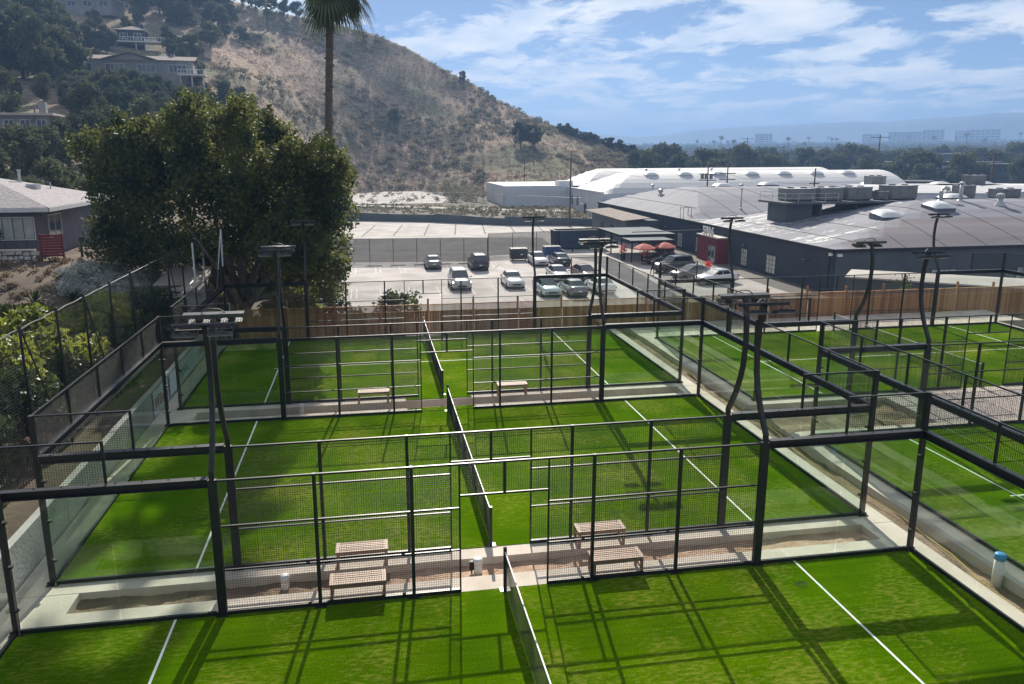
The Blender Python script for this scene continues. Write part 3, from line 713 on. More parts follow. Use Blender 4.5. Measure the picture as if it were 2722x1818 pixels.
# ------------------------------------------------------------------ left side: retaining wall, banners, ball-stop net
rw = thing('retaining_wall', 'pale concrete retaining wall along the left side of courts', 'wall', (-10.85, 0, 0))
for i in range(9):
    y0 = -13 + i * 4.0; part('wall_panel', MB().box(-.1, .1, y0, y0 + 3.985, -.5, .98 + .02 * (i % 2)), 'wallc', rw)
def banner(lab, y0, y1, z0, z1, items):
    t = thing('banner', lab, 'banner', (-10.7, 0, 0), group='sponsor banners')
    part('sheet', MB().box(-.006, .006, y0, y1, z0, z1), 'banner', t)
    for s, size, yc, zc, m in items:
        me = text_mesh(s, size, m, .004); o = obj('lettering', me, t, (.012, yc, zc)); o.rotation_euler = (math.pi / 2, 0, math.pi / 2)
banner('white banner with red script lettering hung on the left wall by the middle court corner', 10.9, 12.9, .02, .96, [('Wilson', .62, 11.9, .28, 'bannertxt')])
banner('long pale banner with dark and red lettering on the wall left of the far court', 13.2, 21.4, .1, .96, [('PLNSC', .5, 15.6, .35, 'bannertxt2'), ('Wilson', .62, 19.3, .3, 'bannertxt')])
nf = thing('netting_fence', 'tall dark netting fence with poles along the left of the courts', 'fence', (-12, 0, 0))
YP = [-2, 2.0, 4.5, 6.9, 9.1, 11.6, 14.0, 16.7, 19.5, 22.2]
for i, y in enumerate(YP):
    part('pole', MB().lathe([(.042, 0), (.038, 5.0), (.02, 5.04)], 8), 'black', nf, True, (0, y, 0))
    if i % 2 == 0: part('brace', MB().tube([(0, y + .05, 4.9), (.0, y + 2.2, .6)], .022, 6), 'black', nf)
for a, c in zip(YP[:-1], YP[1:]):
    L = c - a; me = wiregrid('net_panel', L - .04, 4.1, .15, .0045, 'black', 3, .085); o = obj('net_panel', me, nf, (0, (a + c) / 2, .85), math.pi / 2); o['kind'] = 'stuff'
part('top_cable', MB().tube([(0, YP[0] + (YP[-1] - YP[0]) * i / 40, 4.95 - .05 * math.sin(i * 1.6) ** 2) for i in range(41)], .014, 5), 'fixture', nf)
for k_, (x, y, h, lab) in enumerate([(-11.9, 24.2, 4.95, 'bare grey steel pole beside the end of netting, front of large tree'), (-12.0, 26.9, 5.2, 'second bare grey steel pole under the large tree'), (-10.6, 24.6, 5.6, 'leaning grey steel pole closest to the middle of large tree')]):
    t = thing('steel_pole', lab, 'pole', (x, y, 0), group='bare steel poles')
    part('shaft', MB().tube([(0, 0, -1), (.0 if k_ < 2 else .12, 0, h)], .05, 8), 'metal', t, True)
    if k_ == 2: part('brace', MB().tube([(-.5, .1, 1), (.1, 0, h)], .035, 6), 'metal', t, True)

# ------------------------------------------------------------------ wooden fence
wf = thing('wooden_fence', 'long brown board fence with lattice top behind the far courts', 'fence', (0, 22.75, 0))
FX0, FX1 = -9.6, 40.0; nb = 20; bw = (FX1 - FX0) / nb
lat = {}
for i in range(nb):
    x0 = FX0 + i * bw; zt = 1.55 - .22 * (i / nb)
    p = MB().box(-.05, .05, -.05, .05, -.6, zt + (.38 if i % 2 else .3)); part('fence_post', p, 'board', wf, False, (x0, .09, 0))
    b = MB(); nbd = round((bw - .1) / .142); rnd = random.Random(i)
    for q in range(nbd):
        xa = x0 + .05 + (bw - .1) * q / nbd; dy = rnd.uniform(-.006, .006)
        b.box(xa + .003, xa + (bw - .1) / nbd - .003, dy - .01, dy + .01, -.55 + rnd.uniform(0, .03), zt - .42)
    o = part('board_panel', b, 'board', wf); o['kind'] = 'stuff'
    part('rail', MB().box(x0 + .05, x0 + bw - .05, -.03, .04, zt - .42, zt - .37), 'board', wf)
    part('cap_rail', MB().box(x0 + .05, x0 + bw - .05, -.045, .045, zt - .04, zt), 'board', wf)
    b = MB(); h = .33; st = .105; n = int((bw) / st)
    for sg, yy in ((1, -.006), (-1, .006)):
        for q in range(-3, n + 1):
            xa = x0 + .05 + q * st; za = zt - .37; xb = xa + h
            a0, a1, za0, za1 = xa, xb, za, za + h
            lo, hi = x0 + .05, x0 + bw - .05
            if a0 < lo: za0 += lo - a0; a0 = lo
            if a1 > hi: za1 -= a1 - hi; a1 = hi
            if a1 - a0 < .02: continue
            if sg < 0: a0, a1 = lo + hi - a0, lo + hi - a1
            b.cbox(((a0 + a1) / 2, yy, (za0 + za1) / 2), (math.hypot(a1 - a0, za1 - za0), .008, .028), Matrix.Rotation(-math.atan2(za1 - za0, a1 - a0), 3, 'Y'))
    o = part('lattice', b, 'board', wf); o['kind'] = 'stuff'
# thin wire frame corner beyond the far left court (low guard rail)
gr = thing('guard_rail', 'thin grey pipe guard rail behind the far left court corner', 'railing', (-11.3, 22.3, 0))
part('top_pipe', MB().tube([(-1.2, 4, 2.6), (-1.4, 0, 2.05), (1.4, 0, 2.02)], .022, 6), 'metal', gr, True)
for x in (-1.4, 1.4): part('upright', MB().tube([(x, 0, -.5), (x, 0, 2.03)], .022, 6), 'metal', gr, True)
# ------------------------------------------------------------------ cars
PAINT = {}
def paint(c, rough=.28):
    if c not in PAINT:
        m = mat('paint_%02d' % len(PAINT), c, rough=rough, spec=.5); b = m.node_tree.nodes['Principled BSDF']; b.inputs['Coat Weight'].default_value = .6; b.inputs['Coat Roughness'].default_value = .08; PAINT[c] = m
    return PAINT[c]
KIND = {'sedan': dict(L=4.65, W=1.82, st=[(-2.32, .42, .80, .68), (-2.24, .28, .96, .80), (-1.75, .22, 1.03, .89), (-.9, .2, .99, .91), (.5, .2, .95, .91), (1.05, .2, .94, .90), (1.7, .22, .87, .88), (2.15, .27, .76, .82), (2.32, .36, .60, .66)],
                      gb=(-1.78, 1.02), gt=(-1.05, .12), H=1.44, wb=.80, wt=.60, wr=.32, wx=(-1.35, 1.42)),
        'suv': dict(L=4.75, W=1.95, st=[(-2.37, .45, .95, .78), (-2.3, .3, 1.1, .9), (-1.7, .27, 1.14, .97), (-.8, .27, 1.12, .97), (.6, .27, 1.10, .97), (1.1, .27, 1.09, .96), (1.8, .28, 1.04, .93), (2.25, .32, .92, .87), (2.37, .42, .72, .72)],
                    gb=(-2.2, 1.02), gt=(-1.95, .25), H=1.76, wb=.88, wt=.70, wr=.37, wx=(-1.4, 1.45)),
        'hatch': dict(L=4.45, W=1.78, st=[(-2.22, .42, .90, .70), (-2.15, .28, 1.05, .82), (-1.6, .22, 1.05, .88), (-.8, .2, 1.02, .89), (.5, .2, .98, .89), (1.1, .2, .95, .88), (1.7, .22, .86, .86), (2.08, .27, .74, .80), (2.22, .36, .58, .64)],
                      gb=(-2.05, 1.2), gt=(-1.2, .1), H=1.5, wb=.80, wt=.60, wr=.32, wx=(-1.32, 1.38))}
def car_protos(kind):
    K = KIND[kind]; D = {}
    secs = []
    for x, zb, zt, w in K['st']: secs.append([(x, -w * .9, zb), (x, -w, zb + .14), (x, -w, zt - .16), (x, -w * .90, zt - .02), (x, -w * .5, zt + .015), (x, w * .5, zt + .015), (x, w * .90, zt - .02), (x, w, zt - .16), (x, w, zb + .14), (x, w * .9, zb)])
    D['body'] = MB().loft(secs)
    (b0, b1), (t0, t1), H, wb, wt = K['gb'], K['gt'], K['H'], K['wb'], K['wt']
    zb = float(np.interp(0, [s[0] for s in K['st']], [s[2] for s in K['st']])) - .03
    zr = float(np.interp(b0 + .1, [s[0] for s in K['st']], [s[2] for s in K['st']])) - .03; zf = float(np.interp(b1 - .1, [s[0] for s in K['st']], [s[2] for s in K['st']])) - .03
    cb = [(b0, -wb * .92, zr), (b1, -wb * .92, zf), (b1, wb * .92, zf), (b0, wb * .92, zr)]; ct = [(t0, -wt, H - .06), (t1, -wt, H - .05), (t1, wt, H - .05), (t0, wt, H - .06)]
    mid = lambda a, c, u: tuple(a[i] + (c[i] - a[i]) * u for i in range(3))
    D['rear_window'] = MB().quad(mid(cb[0], ct[0], .12), mid(ct[0], cb[0], .06), mid(ct[3], cb[3], .06), mid(cb[3], ct[3], .12))
    D['windshield'] = MB().quad(cb[2], mid(ct[2], cb[2], .04), mid(ct[1], cb[1], .04), cb[1])
    sw = []
    for i, j, s in ((0, 1, -1), (3, 2, 1)):
        a, b_, c, d = Vector(cb[i]), Vector(cb[j]), Vector(ct[j]), Vector(ct[i])
        o_ = Vector((0, s * .004, 0)); P = lambda u, v: tuple((a.lerp(b_, u)).lerp(d.lerp(c, u), v) + o_)
        q = MB().quad(P(.17, .06), P(.52, .06), P(.52, .9), P(.10, .9)).quad(P(.56, .06), P(.93, .06), P(.98, .9), P(.56, .9)); sw.append(q)
    D['side'] = sw
    cab = MB().add(cb + ct, [(0, 1, 5, 4), (2, 3, 7, 6), (4, 5, 6, 7), (1, 2, 6, 5), (3, 0, 4, 7)])
    # roof crown and pillars in body colour (cabin shell just inside the panes)
    sh = [Vector(p) * 1 for p in cab.v]; cen = Vector(((b0 + b1) / 2, 0, 1))
    cab.v = [tuple(cen + (p - cen) * .985) for p in sh]
    cab.loft([[(t0 - .06, -wt * .97, H - .07), (t0 - .02, -wt * .85, H - .01), (t0, 0, H), (t0 - .02, wt * .85, H - .01), (t0 - .06, wt * .97, H - .07)], [((t0 + t1) / 2, -wt * 1.02, H - .03), ((t0 + t1) / 2, -wt * .85, H + .02), ((t0 + t1) / 2, 0, H + .035), ((t0 + t1) / 2, wt * .85, H + .02), ((t0 + t1) / 2, wt * 1.02, H - .03)], [(t1 + .04, -wt * .97, H - .06), (t1, -wt * .85, H - .01), (t1, 0, H), (t1, wt * .85, H - .01), (t1 + .04, wt * .97, H - .06)]])
    D['cabin'] = cab
    D['tyre'] = MB().lathe([(K['wr'] * .6, -.1), (K['wr'] * .95, -.1), (K['wr'], -.06), (K['wr'], .06), (K['wr'] * .95, .1), (K['wr'] * .6, .1)], 18)
    rm = MB().lathe([(K['wr'] * .62, .02), (K['wr'] * .6, .085), (.06, .07), (.05, .1)], 18); D['rim'] = rm
    return D
PR = {k: car_protos(k) for k in KIND}
ME = {}
def cm(kind, key, m, smooth=False, i=None):
    q = (kind, key, m if isinstance(m, str) else m.name, i)
    if q not in ME: ME[q] = (PR[kind][key][i] if i is not None else PR[kind][key]).mesh(key, m, smooth)
    return ME[q]
def car(x, y, rz, kind, color, label, far=False):
    K = KIND[kind]; t = thing('parked_car', label, 'car', (x, y, ZL + .02), rz, 'cars in the parking lot'); p = paint(color)
    bo = obj('body', cm(kind, 'body', p, True), t); obj('cabin', cm(kind, 'cabin', p), t)
    obj('windshield', cm(kind, 'windshield', 'carglass'), t); obj('rear_window', cm(kind, 'rear_window', 'carglass'), t)
    for i in (0, 1): obj('side_window', cm(kind, 'side', 'carglass', False, i), t)
    for wx in K['wx']:
        for s in (-1, 1):
            w = obj('wheel', None, t, (wx, s * (K['W'] / 2 - .1), K['wr'] - .02)); w.rotation_euler = (-math.pi / 2 * s, 0, 0)
            obj('tyre', cm(kind, 'tyre', 'rubber', True), w); obj('rim', cm(kind, 'rim', 'rim', True), w)
    L = K['L'] / 2; zh = K['st'][-2][2] - .12; zt = K['st'][1][2] - .16; wf, wr = K['st'][-2][3], K['st'][1][3]
    for s in (-1, 1):
        part('headlight', MB().extr([(L - .36, zh - .04), (L - .08, zh - .10), (L - .1, zh + .04), (L - .4, zh + .1)], s * (wf - .28), s * (wf + .01)), 'head', t)
        part('tail_light', MB().extr([(-L + .03, zt - .12), (-L + .3, zt - .1), (-L + .3, zt + .06), (-L + .06, zt + .06)], s * (wr - .3), s * (wr + .015)), 'tail', t)
        part('mirror', MB().cbox((K['gb'][1] - .35, s * (K['W'] / 2 + .08), 1.0 if kind != 'suv' else 1.16), (.12, .2, .13)), p, t)
    part('grille', MB().box(L - .09, L + .006, -.42, .42, .42, .58), 'black', t); part('rear_bumper', MB().box(-L - .01, -L + .1, -.66, .66, .42, .52), 'black', t)
    part('number_plate', MB().box(-L - .012, -L + .06, -.16, .16, .60, .72), 'white', t)
    if kind == 'suv':
        for s in (-1, 1): part('roof_rail', MB().tube([(K['gt'][0], s * .62, K['H'] + .0), (K['gt'][0] + .15, s * .62, K['H'] + .06), (K['gt'][1] - .2, s * .62, K['H'] + .06), (K['gt'][1], s * .62, K['H'])], .02, 5), 'black', t)
    return t
F_, B_ = -math.pi / 2, math.pi / 2     # nose towards / away from the courts
WHT, SIL, LSI, BLK, GRY, DGR, RED = (.62, .63, .63), (.40, .42, .43), (.45, .52, .53), (.012, .012, .014), (.17, .17, .175), (.05, .052, .056), (.10, .016, .024)
car(5.9, 54.7, F_, 'suv', SIL, 'silver SUV facing the courts, leftmost of the middle row in lot')
car(11.2, 54.6, F_, 'sedan', WHT, 'white sedan facing the courts, parked alone right of silver SUV')
car(13.5, 49.8, F_ + .04, 'hatch', LSI, 'pale blue hatchback facing the courts, closest car to wooden fence')
car(15.9, 49.3, B_ + .03, 'sedan', GRY, 'grey sedan seen from behind, right of the pale blue hatchback')
car(18.8, 50.1, B_ + .03, 'sedan', WHT, 'white sedan seen from behind at the right end of front row')
car(16.6, 57.5, F_, 'sedan', SIL, 'silver sedan facing the courts, behind the pale blue hatchback')
car(19.4, 57.1, F_ + .1, 'hatch', RED, 'dark red hatchback parked beside the driveway')
car(17.0, 68.5, F_, 'sedan', WHT, 'white sedan in front of the blue dumpster')
car(19.4, 67.7, B_, 'sedan', BLK, 'black sedan seen from behind near the roll-off container')
car(4.45, 68.3, B_, 'sedan', GRY, 'grey sedan seen from behind in the back row by the mesh fence')
car(9.5, 66.6, B_, 'suv', BLK, 'black SUV seen from behind in the back row')
car(-7.8, 71.6, F_, 'suv', WHT, 'white SUV half hidden behind the palm trunk, far left of lot')
car(-6.7, 51.3, B_, 'sedan', SIL, 'silver car half hidden by the palm trunk, nearest on the left')
car(31.6, 66.0, math.pi + .3, 'sedan', BLK, 'black coupe parked sideways below the red umbrellas')
car(30.4, 60.2, math.pi + .25, 'suv', DGR, 'dark grey SUV parked sideways next to the black coupe')
car(30.4, 55.6, math.pi + .25, 'sedan', GRY, 'grey sedan parked sideways before the red entrance')
car(31.6, 52.4, math.pi + .22, 'sedan', WHT, 'white sedan parked sideways, closest to the dark warehouse corner')
for i, x in enumerate((-2.2, .55, 3.3, 6.0, 8.6)):
    tag(part('wheel_stop', MB().extr([(-.9, 0), (.9, 0), (.86, .13), (-.86, .13)], -.08, .08), 'conc', None, False, (x, 70.4, ZL + .012)), 'concrete wheel stop at the foot of mesh fence, %s from the left' % ('first second third fourth fifth'.split()[i]), 'wheel stop', 'wheel stops')

# ------------------------------------------------------------------ person
def person(x, y, rz):
    me = bpy.data.meshes.new('person')
    V = [(0, 0, .95), (0, 0, 1.12), (0, .01, 1.32), (0, .01, 1.46), (0, 0, 1.56), (0, -.01, 1.68),
         (.1, 0, .9), (.12, -.1, .5), (.11, .04, .08), (.11, -.1, .03), (-.1, 0, .9), (-.11, .12, .5), (-.1, .22, .1), (-.1, .1, .03),
         (.19, 0, 1.42), (.24, .06, 1.14), (.25, -.06, .9), (-.19, 0, 1.42), (-.24, -.06, 1.14), (-.25, -.16, .92)]
    E_ = [(0, 1), (1, 2), (2, 3), (3, 4), (4, 5), (0, 6), (6, 7), (7, 8), (8, 9), (0, 10), (10, 11), (11, 12), (12, 13), (3, 14), (14, 15), (15, 16), (3, 17), (17, 18), (18, 19)]
    rad = [.14, .13, .16, .13, .055, .10, .09, .065, .045, .04, .09, .065, .045, .04, .07, .05, .035, .07, .05, .035]
    me.from_pydata(V, E_, []); me.update()
    o = bpy.data.objects.new('person', me); COL.objects.link(o); md = o.modifiers.new('skin', 'SKIN'); sb = o.modifiers.new('sub', 'SUBSURF'); sb.levels = sb.render_levels = 1
    sv = me.skin_vertices[0].data
    for i, q in enumerate(rad): sv[i].radius = (q, q); sv[i].use_root = (i == 0)
    dg = bpy.context.evaluated_depsgraph_get(); m2 = bpy.data.meshes.new_from_object(o.evaluated_get(dg)); bpy.data.objects.remove(o)
    for m in ('cloth', 'skin'): m2.materials.append(MT[m])
    for p in m2.polygons:
        p.use_smooth = True
        c = p.center
        p.material_index = 1 if (c.z > 1.52 or (.55 > c.z > .1) or (abs(c.x) > .2 and c.z < 1.1)) else 0
    b = tag(obj('person', m2, None, (x, y, ZL + .02), rz), 'person in dark clothes walking past the parked dark cars', 'person')
    part('hair', MB().lathe([(.06, -.02), (.105, .04), (.10, .10), (.05, .14)], 10, (0, .02, 1.66)), 'hair', b, True)
    for s in (-1, 1): part('shoe', MB().box(-.05, .05, -.14, .08, 0, .08), 'black', b, False, (.11 * s, .0 if s > 0 else .16, 0))
person(27.1, 57.9, .3)

# ------------------------------------------------------------------ dumpsters and container
def dumpster(x, y, m, lab, closed=True):
    t = thing('dumpster', lab, 'dumpster', (x, y, ZL + .02), group='dumpsters')
    part('bin', MB().extr([(-.55, .2), (.55, .2), (.75, 1.05), (.75, 1.3), (-.75, 1.5), (-.75, 1.05)], -1.0, 1.0, 'x').box(-1.04, 1.04, -.78, -.70, 1.2, 1.34), m, t)
    for s in (-1, 1):
        part('lid', MB().box(s * .5 - .48, s * .5 + .48, -.8, .8, 1.40, 1.47), 'dumpgrey', t)
        part('fork_pocket', MB().box(s * 1.03 - .05, s * 1.03 + .05, -.4, .4, .75, .95), m, t)
        part('caster', MB().lathe([(.1, -.04), (.1, .04)], 10), 'rubber', t, False, (s * .8, -.45, .1)); t.children[-1].rotation_euler = (0, math.pi / 2, 0)
    for q in range(7): part('lid_rib', MB().box(-.9 + q * .3 - .03, -.9 + q * .3 + .03, -.78, .78, 1.472, 1.50), 'metal', t)
    part('sticker', MB().box(.1, .42, -.70, -.655, .72, 1.02), 'white', t)
dumpster(15.4, 72.2, 'dumpgrey', 'dark grey dumpster with white sticker in front of the mesh fence')
dumpster(19.9, 73.4, 'dumpblue', 'dark blue dumpster behind the white sedan')
ct = thing('rolloff_container', 'large dark blue roll-off container beside the canopy', 'container', (25.8, 82.2, ZL + .02), .03)
part('hull', MB().extr([(-3.5, .15), (3.4, .15), (3.6, 2.55), (-3.6, 2.55), ], -1.2, -1.12).extr([(-3.5, .15), (3.4, .15), (3.6, 2.55), (-3.6, 2.55)], 1.12, 1.2).box(-3.5, 3.4, -1.12, 1.12, .15, .25), 'containerblue', ct)
for s, nm in ((-3.56, 'end_wall'), (3.5, 'tailgate')): part(nm, MB().box(s, s + .08, -1.12, 1.12, .25, 2.5), 'containerblue', ct)
part('top_rim', MB().box(-3.68, 3.68, -1.28, -1.10, 2.5, 2.64).box(-3.68, 3.68, 1.10, 1.28, 2.5, 2.64).box(-3.68, -3.5, -1.10, 1.10, 2.5, 2.64).box(3.5, 3.68, -1.10, 1.10, 2.5, 2.64), 'dumpgrey', ct)
for q in range(8): part('side_rib', MB().box(-3.2 + q * .9, -3.1 + q * .9, -1.27, -1.2, .2, 2.5), 'containerblue', ct)
for q in range(4): part('white_dash', MB().box(.25 + q * .75, .55 + q * .75, -1.29, -1.272, 1.42, 1.54), 'white', ct)
part('emblem', MB().lathe([(.22, -.005), (.22, .005)], 14, (0, 0, 0)), 'wallred', ct, False, (.45, -1.285, 1.85)); ct.children[-1].rotation_euler = (math.pi / 2, 0, 0)
part('small_print', MB().box(.9, 1.75, -1.288, -1.272, 1.82, 1.87), 'fixture', ct)
for s in (-2.6, 2.6): part('roller', MB().lathe([(.13, -1.0), (.13, 1.0)], 10), 'rubber', ct, False, (s, 0, .13)); ct.children[-1].rotation_euler = (math.pi / 2, 0, 0)
for s in ((22.6, 77.6), (24.0, 78.4)):
    tag(part('bollard', MB().lathe([(.09, 0), (.09, 1.0), (.05, 1.06)], 10), 'black', None, True, (s[0], s[1], ZL)), 'short black bollard in front of the roll-off container, %s' % ('left one' if s[0] < 23 else 'right one'), 'bollard', 'bollards by the container')

# ------------------------------------------------------------------ chain-link fences
def chain(lab, pts, h, zb, sp, post_m='black', wm='black', wr=.006, step=3.0, zs=None, midrail=True, mx=.07):
    t = thing('chainlink_fence', lab, 'fence', (pts[0][0], pts[0][1], zb)); o0 = Vector((pts[0][0], pts[0][1], 0))
    for (xa, ya), (xb, yb) in zip(pts[:-1], pts[1:]):
        L = math.hypot(xb - xa, yb - ya); n = max(1, round(L / step)); a = math.atan2(yb - ya, xb - xa)
        me = wiregrid('wire_panel', L / n - .05, h - .08, mx, wr, wm, 3)
        for i in range(n + 1):
            u = i / n; p = Vector((xa + (xb - xa) * u, ya + (yb - ya) * u, 0)) - o0
            part('fence_post', MB().lathe([(.04, 0), (.04, h + .03)], 6), post_m, t, False, p)
            if i < n:
                c = Vector((xa + (xb - xa) * (i + .5) / n, ya + (yb - ya) * (i + .5) / n, .06)) - o0; q = obj('wire_panel', me, t, c, a); q['kind'] = 'stuff'
        part('top_rail', MB().tube([Vector((xa, ya, h)) - o0, Vector((xb, yb, h)) - o0], .022, 6), post_m, t)
        if midrail: part('mid_rail', MB().tube([Vector((xa, ya, h * .5)) - o0, Vector((xb, yb, h * .5)) - o0], .016, 6), post_m, t)
chain('tall dark mesh fence behind the back row of parked cars', [(-14, 75.4), (11.4, 71.4)], 2.9, ZL, 1, mx=.055, wr=.011)
chain('dark mesh fence set back beside the grey dumpster', [(11.4, 71.3), (12.3, 76.4), (22.2, 78.3)], 2.9, ZL, 1, mx=.055, wr=.011)
chain('pale chain link fence along the bare terrace below the hill', [(-14, 152.5), (16, 151.5), (26, 140), (38.5, 124)], 2.6, -1.6, 1, 'metal', 'metal', .004, 3.2, mx=.2, midrail=False)

# ------------------------------------------------------------------ grey warehouse
def bay(mb, x0, x1, y0, y1, ze, zr, k, px=7, power=1.7, nx=30, ny=14, xmax=None):
    V = []; F = []
    xs_ = [x0 + (x1 - x0) * (i / nx) ** 1.8 for i in range(nx + 1)]
    for x in xs_:
        for j in range(ny + 1):
            y = y0 + (y1 - y0) * j / ny; u = abs(2 * j / ny - 1)
            zb = ze + (zr - ze) * (1 - u ** power); zh = ze + (x - x0) * k
            V.append((x, y, min(zb, zh)))
    for i in range(nx):
        for j in range(ny): F.append((i * (ny + 1) + j, (i + 1) * (ny + 1) + j, (i + 1) * (ny + 1) + j + 1, i * (ny + 1) + j + 1))
    return mb.add(V, F)
WX, WE = 39.3, .72
wh = thing('warehouse', 'long charcoal grey warehouse with arched grey roofs and a red entrance', 'warehouse', (0, 0, 0))
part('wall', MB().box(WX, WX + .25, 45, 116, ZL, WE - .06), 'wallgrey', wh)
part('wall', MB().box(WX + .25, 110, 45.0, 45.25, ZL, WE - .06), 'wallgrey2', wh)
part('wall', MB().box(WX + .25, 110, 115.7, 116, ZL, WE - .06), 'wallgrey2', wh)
part('fascia', MB().box(WX - .18, WX - .02, 44.8, 116.1, WE - .22, WE + .06).box(WX - .18, 110, 44.8, 44.96, WE - .22, WE + .06), 'black', wh)
rm = bay(MB(), WX - .1, 110, 44.9, 75.5, WE + .03, 4.1, .175).mesh('roof', 'roofgrey', False)
rm.materials.append(MT['streak']); rm.materials.append(MT['roofpurple'])
for p in rm.polygons:
    c = p.center
    if c.y < 50.6 and p.normal.y < -.12: p.material_index = 2
    elif p.normal.x < -.1 and abs(p.normal.y) < .1: p.material_index = 1
obj('roof', rm, wh)
part('roof', bay(MB(), WX - .1, 105, 75.5, 116, WE + .03, 4.2, .42), 'roofgrey', wh)
part('valley_gutter', MB().box(WX, 108, 75.2, 75.8, WE - .05, WE + .12), 'metal', wh)
def gridwin(t, x, y, z, w, h, face, nx, nz_, m='panelit', fm='fixture'):
    """framed window with separate panes; face 'x' looks to -X, 'y' looks to -Y"""
    wn = obj('window', None, t, (x, y, z)); q = math.pi / 2 * -1 if face == 'x' else 0.0; wn.rotation_euler = (0, 0, q)
    fr = MB().box(-w / 2 - .06, w / 2 + .06, -.05, .02, -.06, 0).box(-w / 2 - .06, w / 2 + .06, -.05, .02, h, h + .06).box(-w / 2 - .06, -w / 2, -.05, .02, 0, h).box(w / 2, w / 2 + .06, -.05, .02, 0, h)
    for i in range(1, nx): fr.box(-w / 2 + w * i / nx - .025, -w / 2 + w * i / nx + .025, -.04, .02, 0, h)
    for j in range(1, nz_): fr.box(-w / 2, w / 2, -.038, .018, h * j / nz_ - .025, h * j / nz_ + .025)
    part('frame', fr, fm, wn)
    for i in range(nx):
        for j in range(nz_): part('pane', MB().box(-w / 2 + w * i / nx + .02, -w / 2 + w * (i + 1) / nx - .02, -.015, .01, h * j / nz_ + .02, h * (j + 1) / nz_ - .02), m, wn)
    return wn
for y, w in ((61.2, 1.3), (55.5, 1.8), (78.9, 1.6), (73.2, 1.3)): gridwin(wh, WX - .02, y, -3.05, w, 1.85, 'x', 3, 4)
for x in (42.9, 50.8, 60.0): gridwin(wh, x, 44.98, -2.5, 2.6, 1.1, 'y', 4, 2)
for y in (48.8, 60.8, 72, 83): part('wall_lamp', MB().box(WX - .5, WX, y - .05, y + .05, -.75, -.68).box(WX - .6, WX - .4, y - .15, y + .15, -.82, -.7), 'black', wh)
part('security_light', MB().box(WX - .25, WX - .02, 45.1, 45.4, .15, .42).box(WX + .3, WX + .7, 44.7, 44.98, .1, .35), 'white', wh)
part('downpipe', MB().tube([(WX - .06, 45.5, ZL), (WX - .06, 45.5, .5)], .06, 6), 'black', wh)
for y in (78, 79): part('roof_ladder_rail', MB().tube([(WX - .1, y, .75), (WX - .1, y, 2.3), (WX + 1, y, 2.3), (WX + 1, y, .75)], .05, 5), 'black', wh)
for y0, y1, ze, zr, kk, pw, xa, xb, yoff, tgt in ((44.9, 75.5, WE + .03, 4.1, .175, 1.7, WX - .1, 110, 0, wh), (75.5, 116, WE + .03, 4.2, .42, 1.7, WX - .1, 105, 0, wh)):
    for q in range(16):
        x = xa + 3 + q * 4.3; pts = []
        for j in range(15):
            y = y0 + (y1 - y0) * j / 14; u = abs(2 * j / 14 - 1); pts.append((x, y, min(ze + (zr - ze) * (1 - u ** pw), ze + (x - xa) * kk) + .015))
        part('roof_seam', MB().tube(pts, .035, 4), 'roofpurple', tgt)
# red entrance box with numerals
en = part('entrance', MB().box(37.7, WX - .01, 64.7, 70.1, ZL, -.42), 'wallred', wh)
part('entrance_cap', MB().box(37.55, WX - .012, 64.55, 70.25, -.42, -.30), 'beige', en)
part('door_frame', MB().box(37.64, 37.7, 65.0, 65.1, ZL + .05, -.7).box(37.64, 37.7, 66.9, 67.0, ZL + .05, -.7).box(37.64, 37.7, 65.1, 66.9, -.8, -.7).box(37.645, 37.695, 65.1, 66.9, -1.35, -1.27), 'fixture', en)
part('door', MB().box(37.62, 37.69, 65.15, 66.1, ZL + .08, -1.4), 'metal', en)
part('door_pane', MB().box(37.60, 37.62, 65.3, 65.95, ZL + .5, -1.55), 'pane', en)
part('side_pane', MB().box(37.66, 37.69, 66.2, 66.85, ZL + .2, -1.4), 'pane', en)
me = text_mesh('5916', 1.45, 'white', .06, True); o = obj('numerals', me, en, (37.85, 67.6, -.28)); o.rotation_euler = (math.pi / 2, 0, -math.pi / 2)

# lean-to canopies on the lot side
cn = thing('canopy', 'low flat dark canopy on posts beside the warehouse patio', 'canopy', (0, 0, 0))
part('deck', MB().box(28.2, 35.4, 71.4, 80.5, -.62, -.45).box(28.2, 33.6, 67.6, 71.2, -.92, -.75), 'wallgrey2', cn)
part('deck_edge', MB().box(28.1, 28.2, 71.3, 80.6, -.75, -.42).box(28.2, 35.4, 71.3, 71.4, -.75, -.42).box(28.1, 28.2, 67.5, 71.2, -1.05, -.72).box(28.2, 33.6, 67.5, 67.6, -1.05, -.72), 'black', cn)
for x, y in ((28.35, 71.5), (28.35, 75.5), (28.35, 80.2), (28.35, 67.75), (33.4, 67.75), (35, 71.6), (35, 80.2)): part('post', MB().box(x - .07, x + .07, y - .07, y + .07, ZL, -.63 if y > 71.3 else -.93), 'black', cn)
part('tie_beam', MB().tube([(29.5, 71.0, -.1), (38.5, 71.0, .0)], .06, 5), 'black', cn)
part('back_wall', MB().box(35.4, 35.6, 72.1, 84.4, ZL, -.7), 'wallgrey', cn)
ann = thing('annex', 'small grey annex with tilted tin roof against the warehouse', 'shed', (0, 0, 0))
part('wall', MB().box(34.2, WX, 86, 103, ZL, -.1), 'wallgrey2', ann)
part('tin_roof', MB().add([(33.2, 85, .05), (33.2, 104, .25), (37.4, 104, .55), (37.4, 85, .35), (33.2, 85, -.06), (33.2, 104, .14), (37.4, 104, .44), (37.4, 85, .24)], [(0, 3, 2, 1), (4, 5, 6, 7), (0, 1, 5, 4), (3, 7, 6, 2), (0, 4, 7, 3), (1, 2, 6, 5)]), 'shinglebrown', ann)
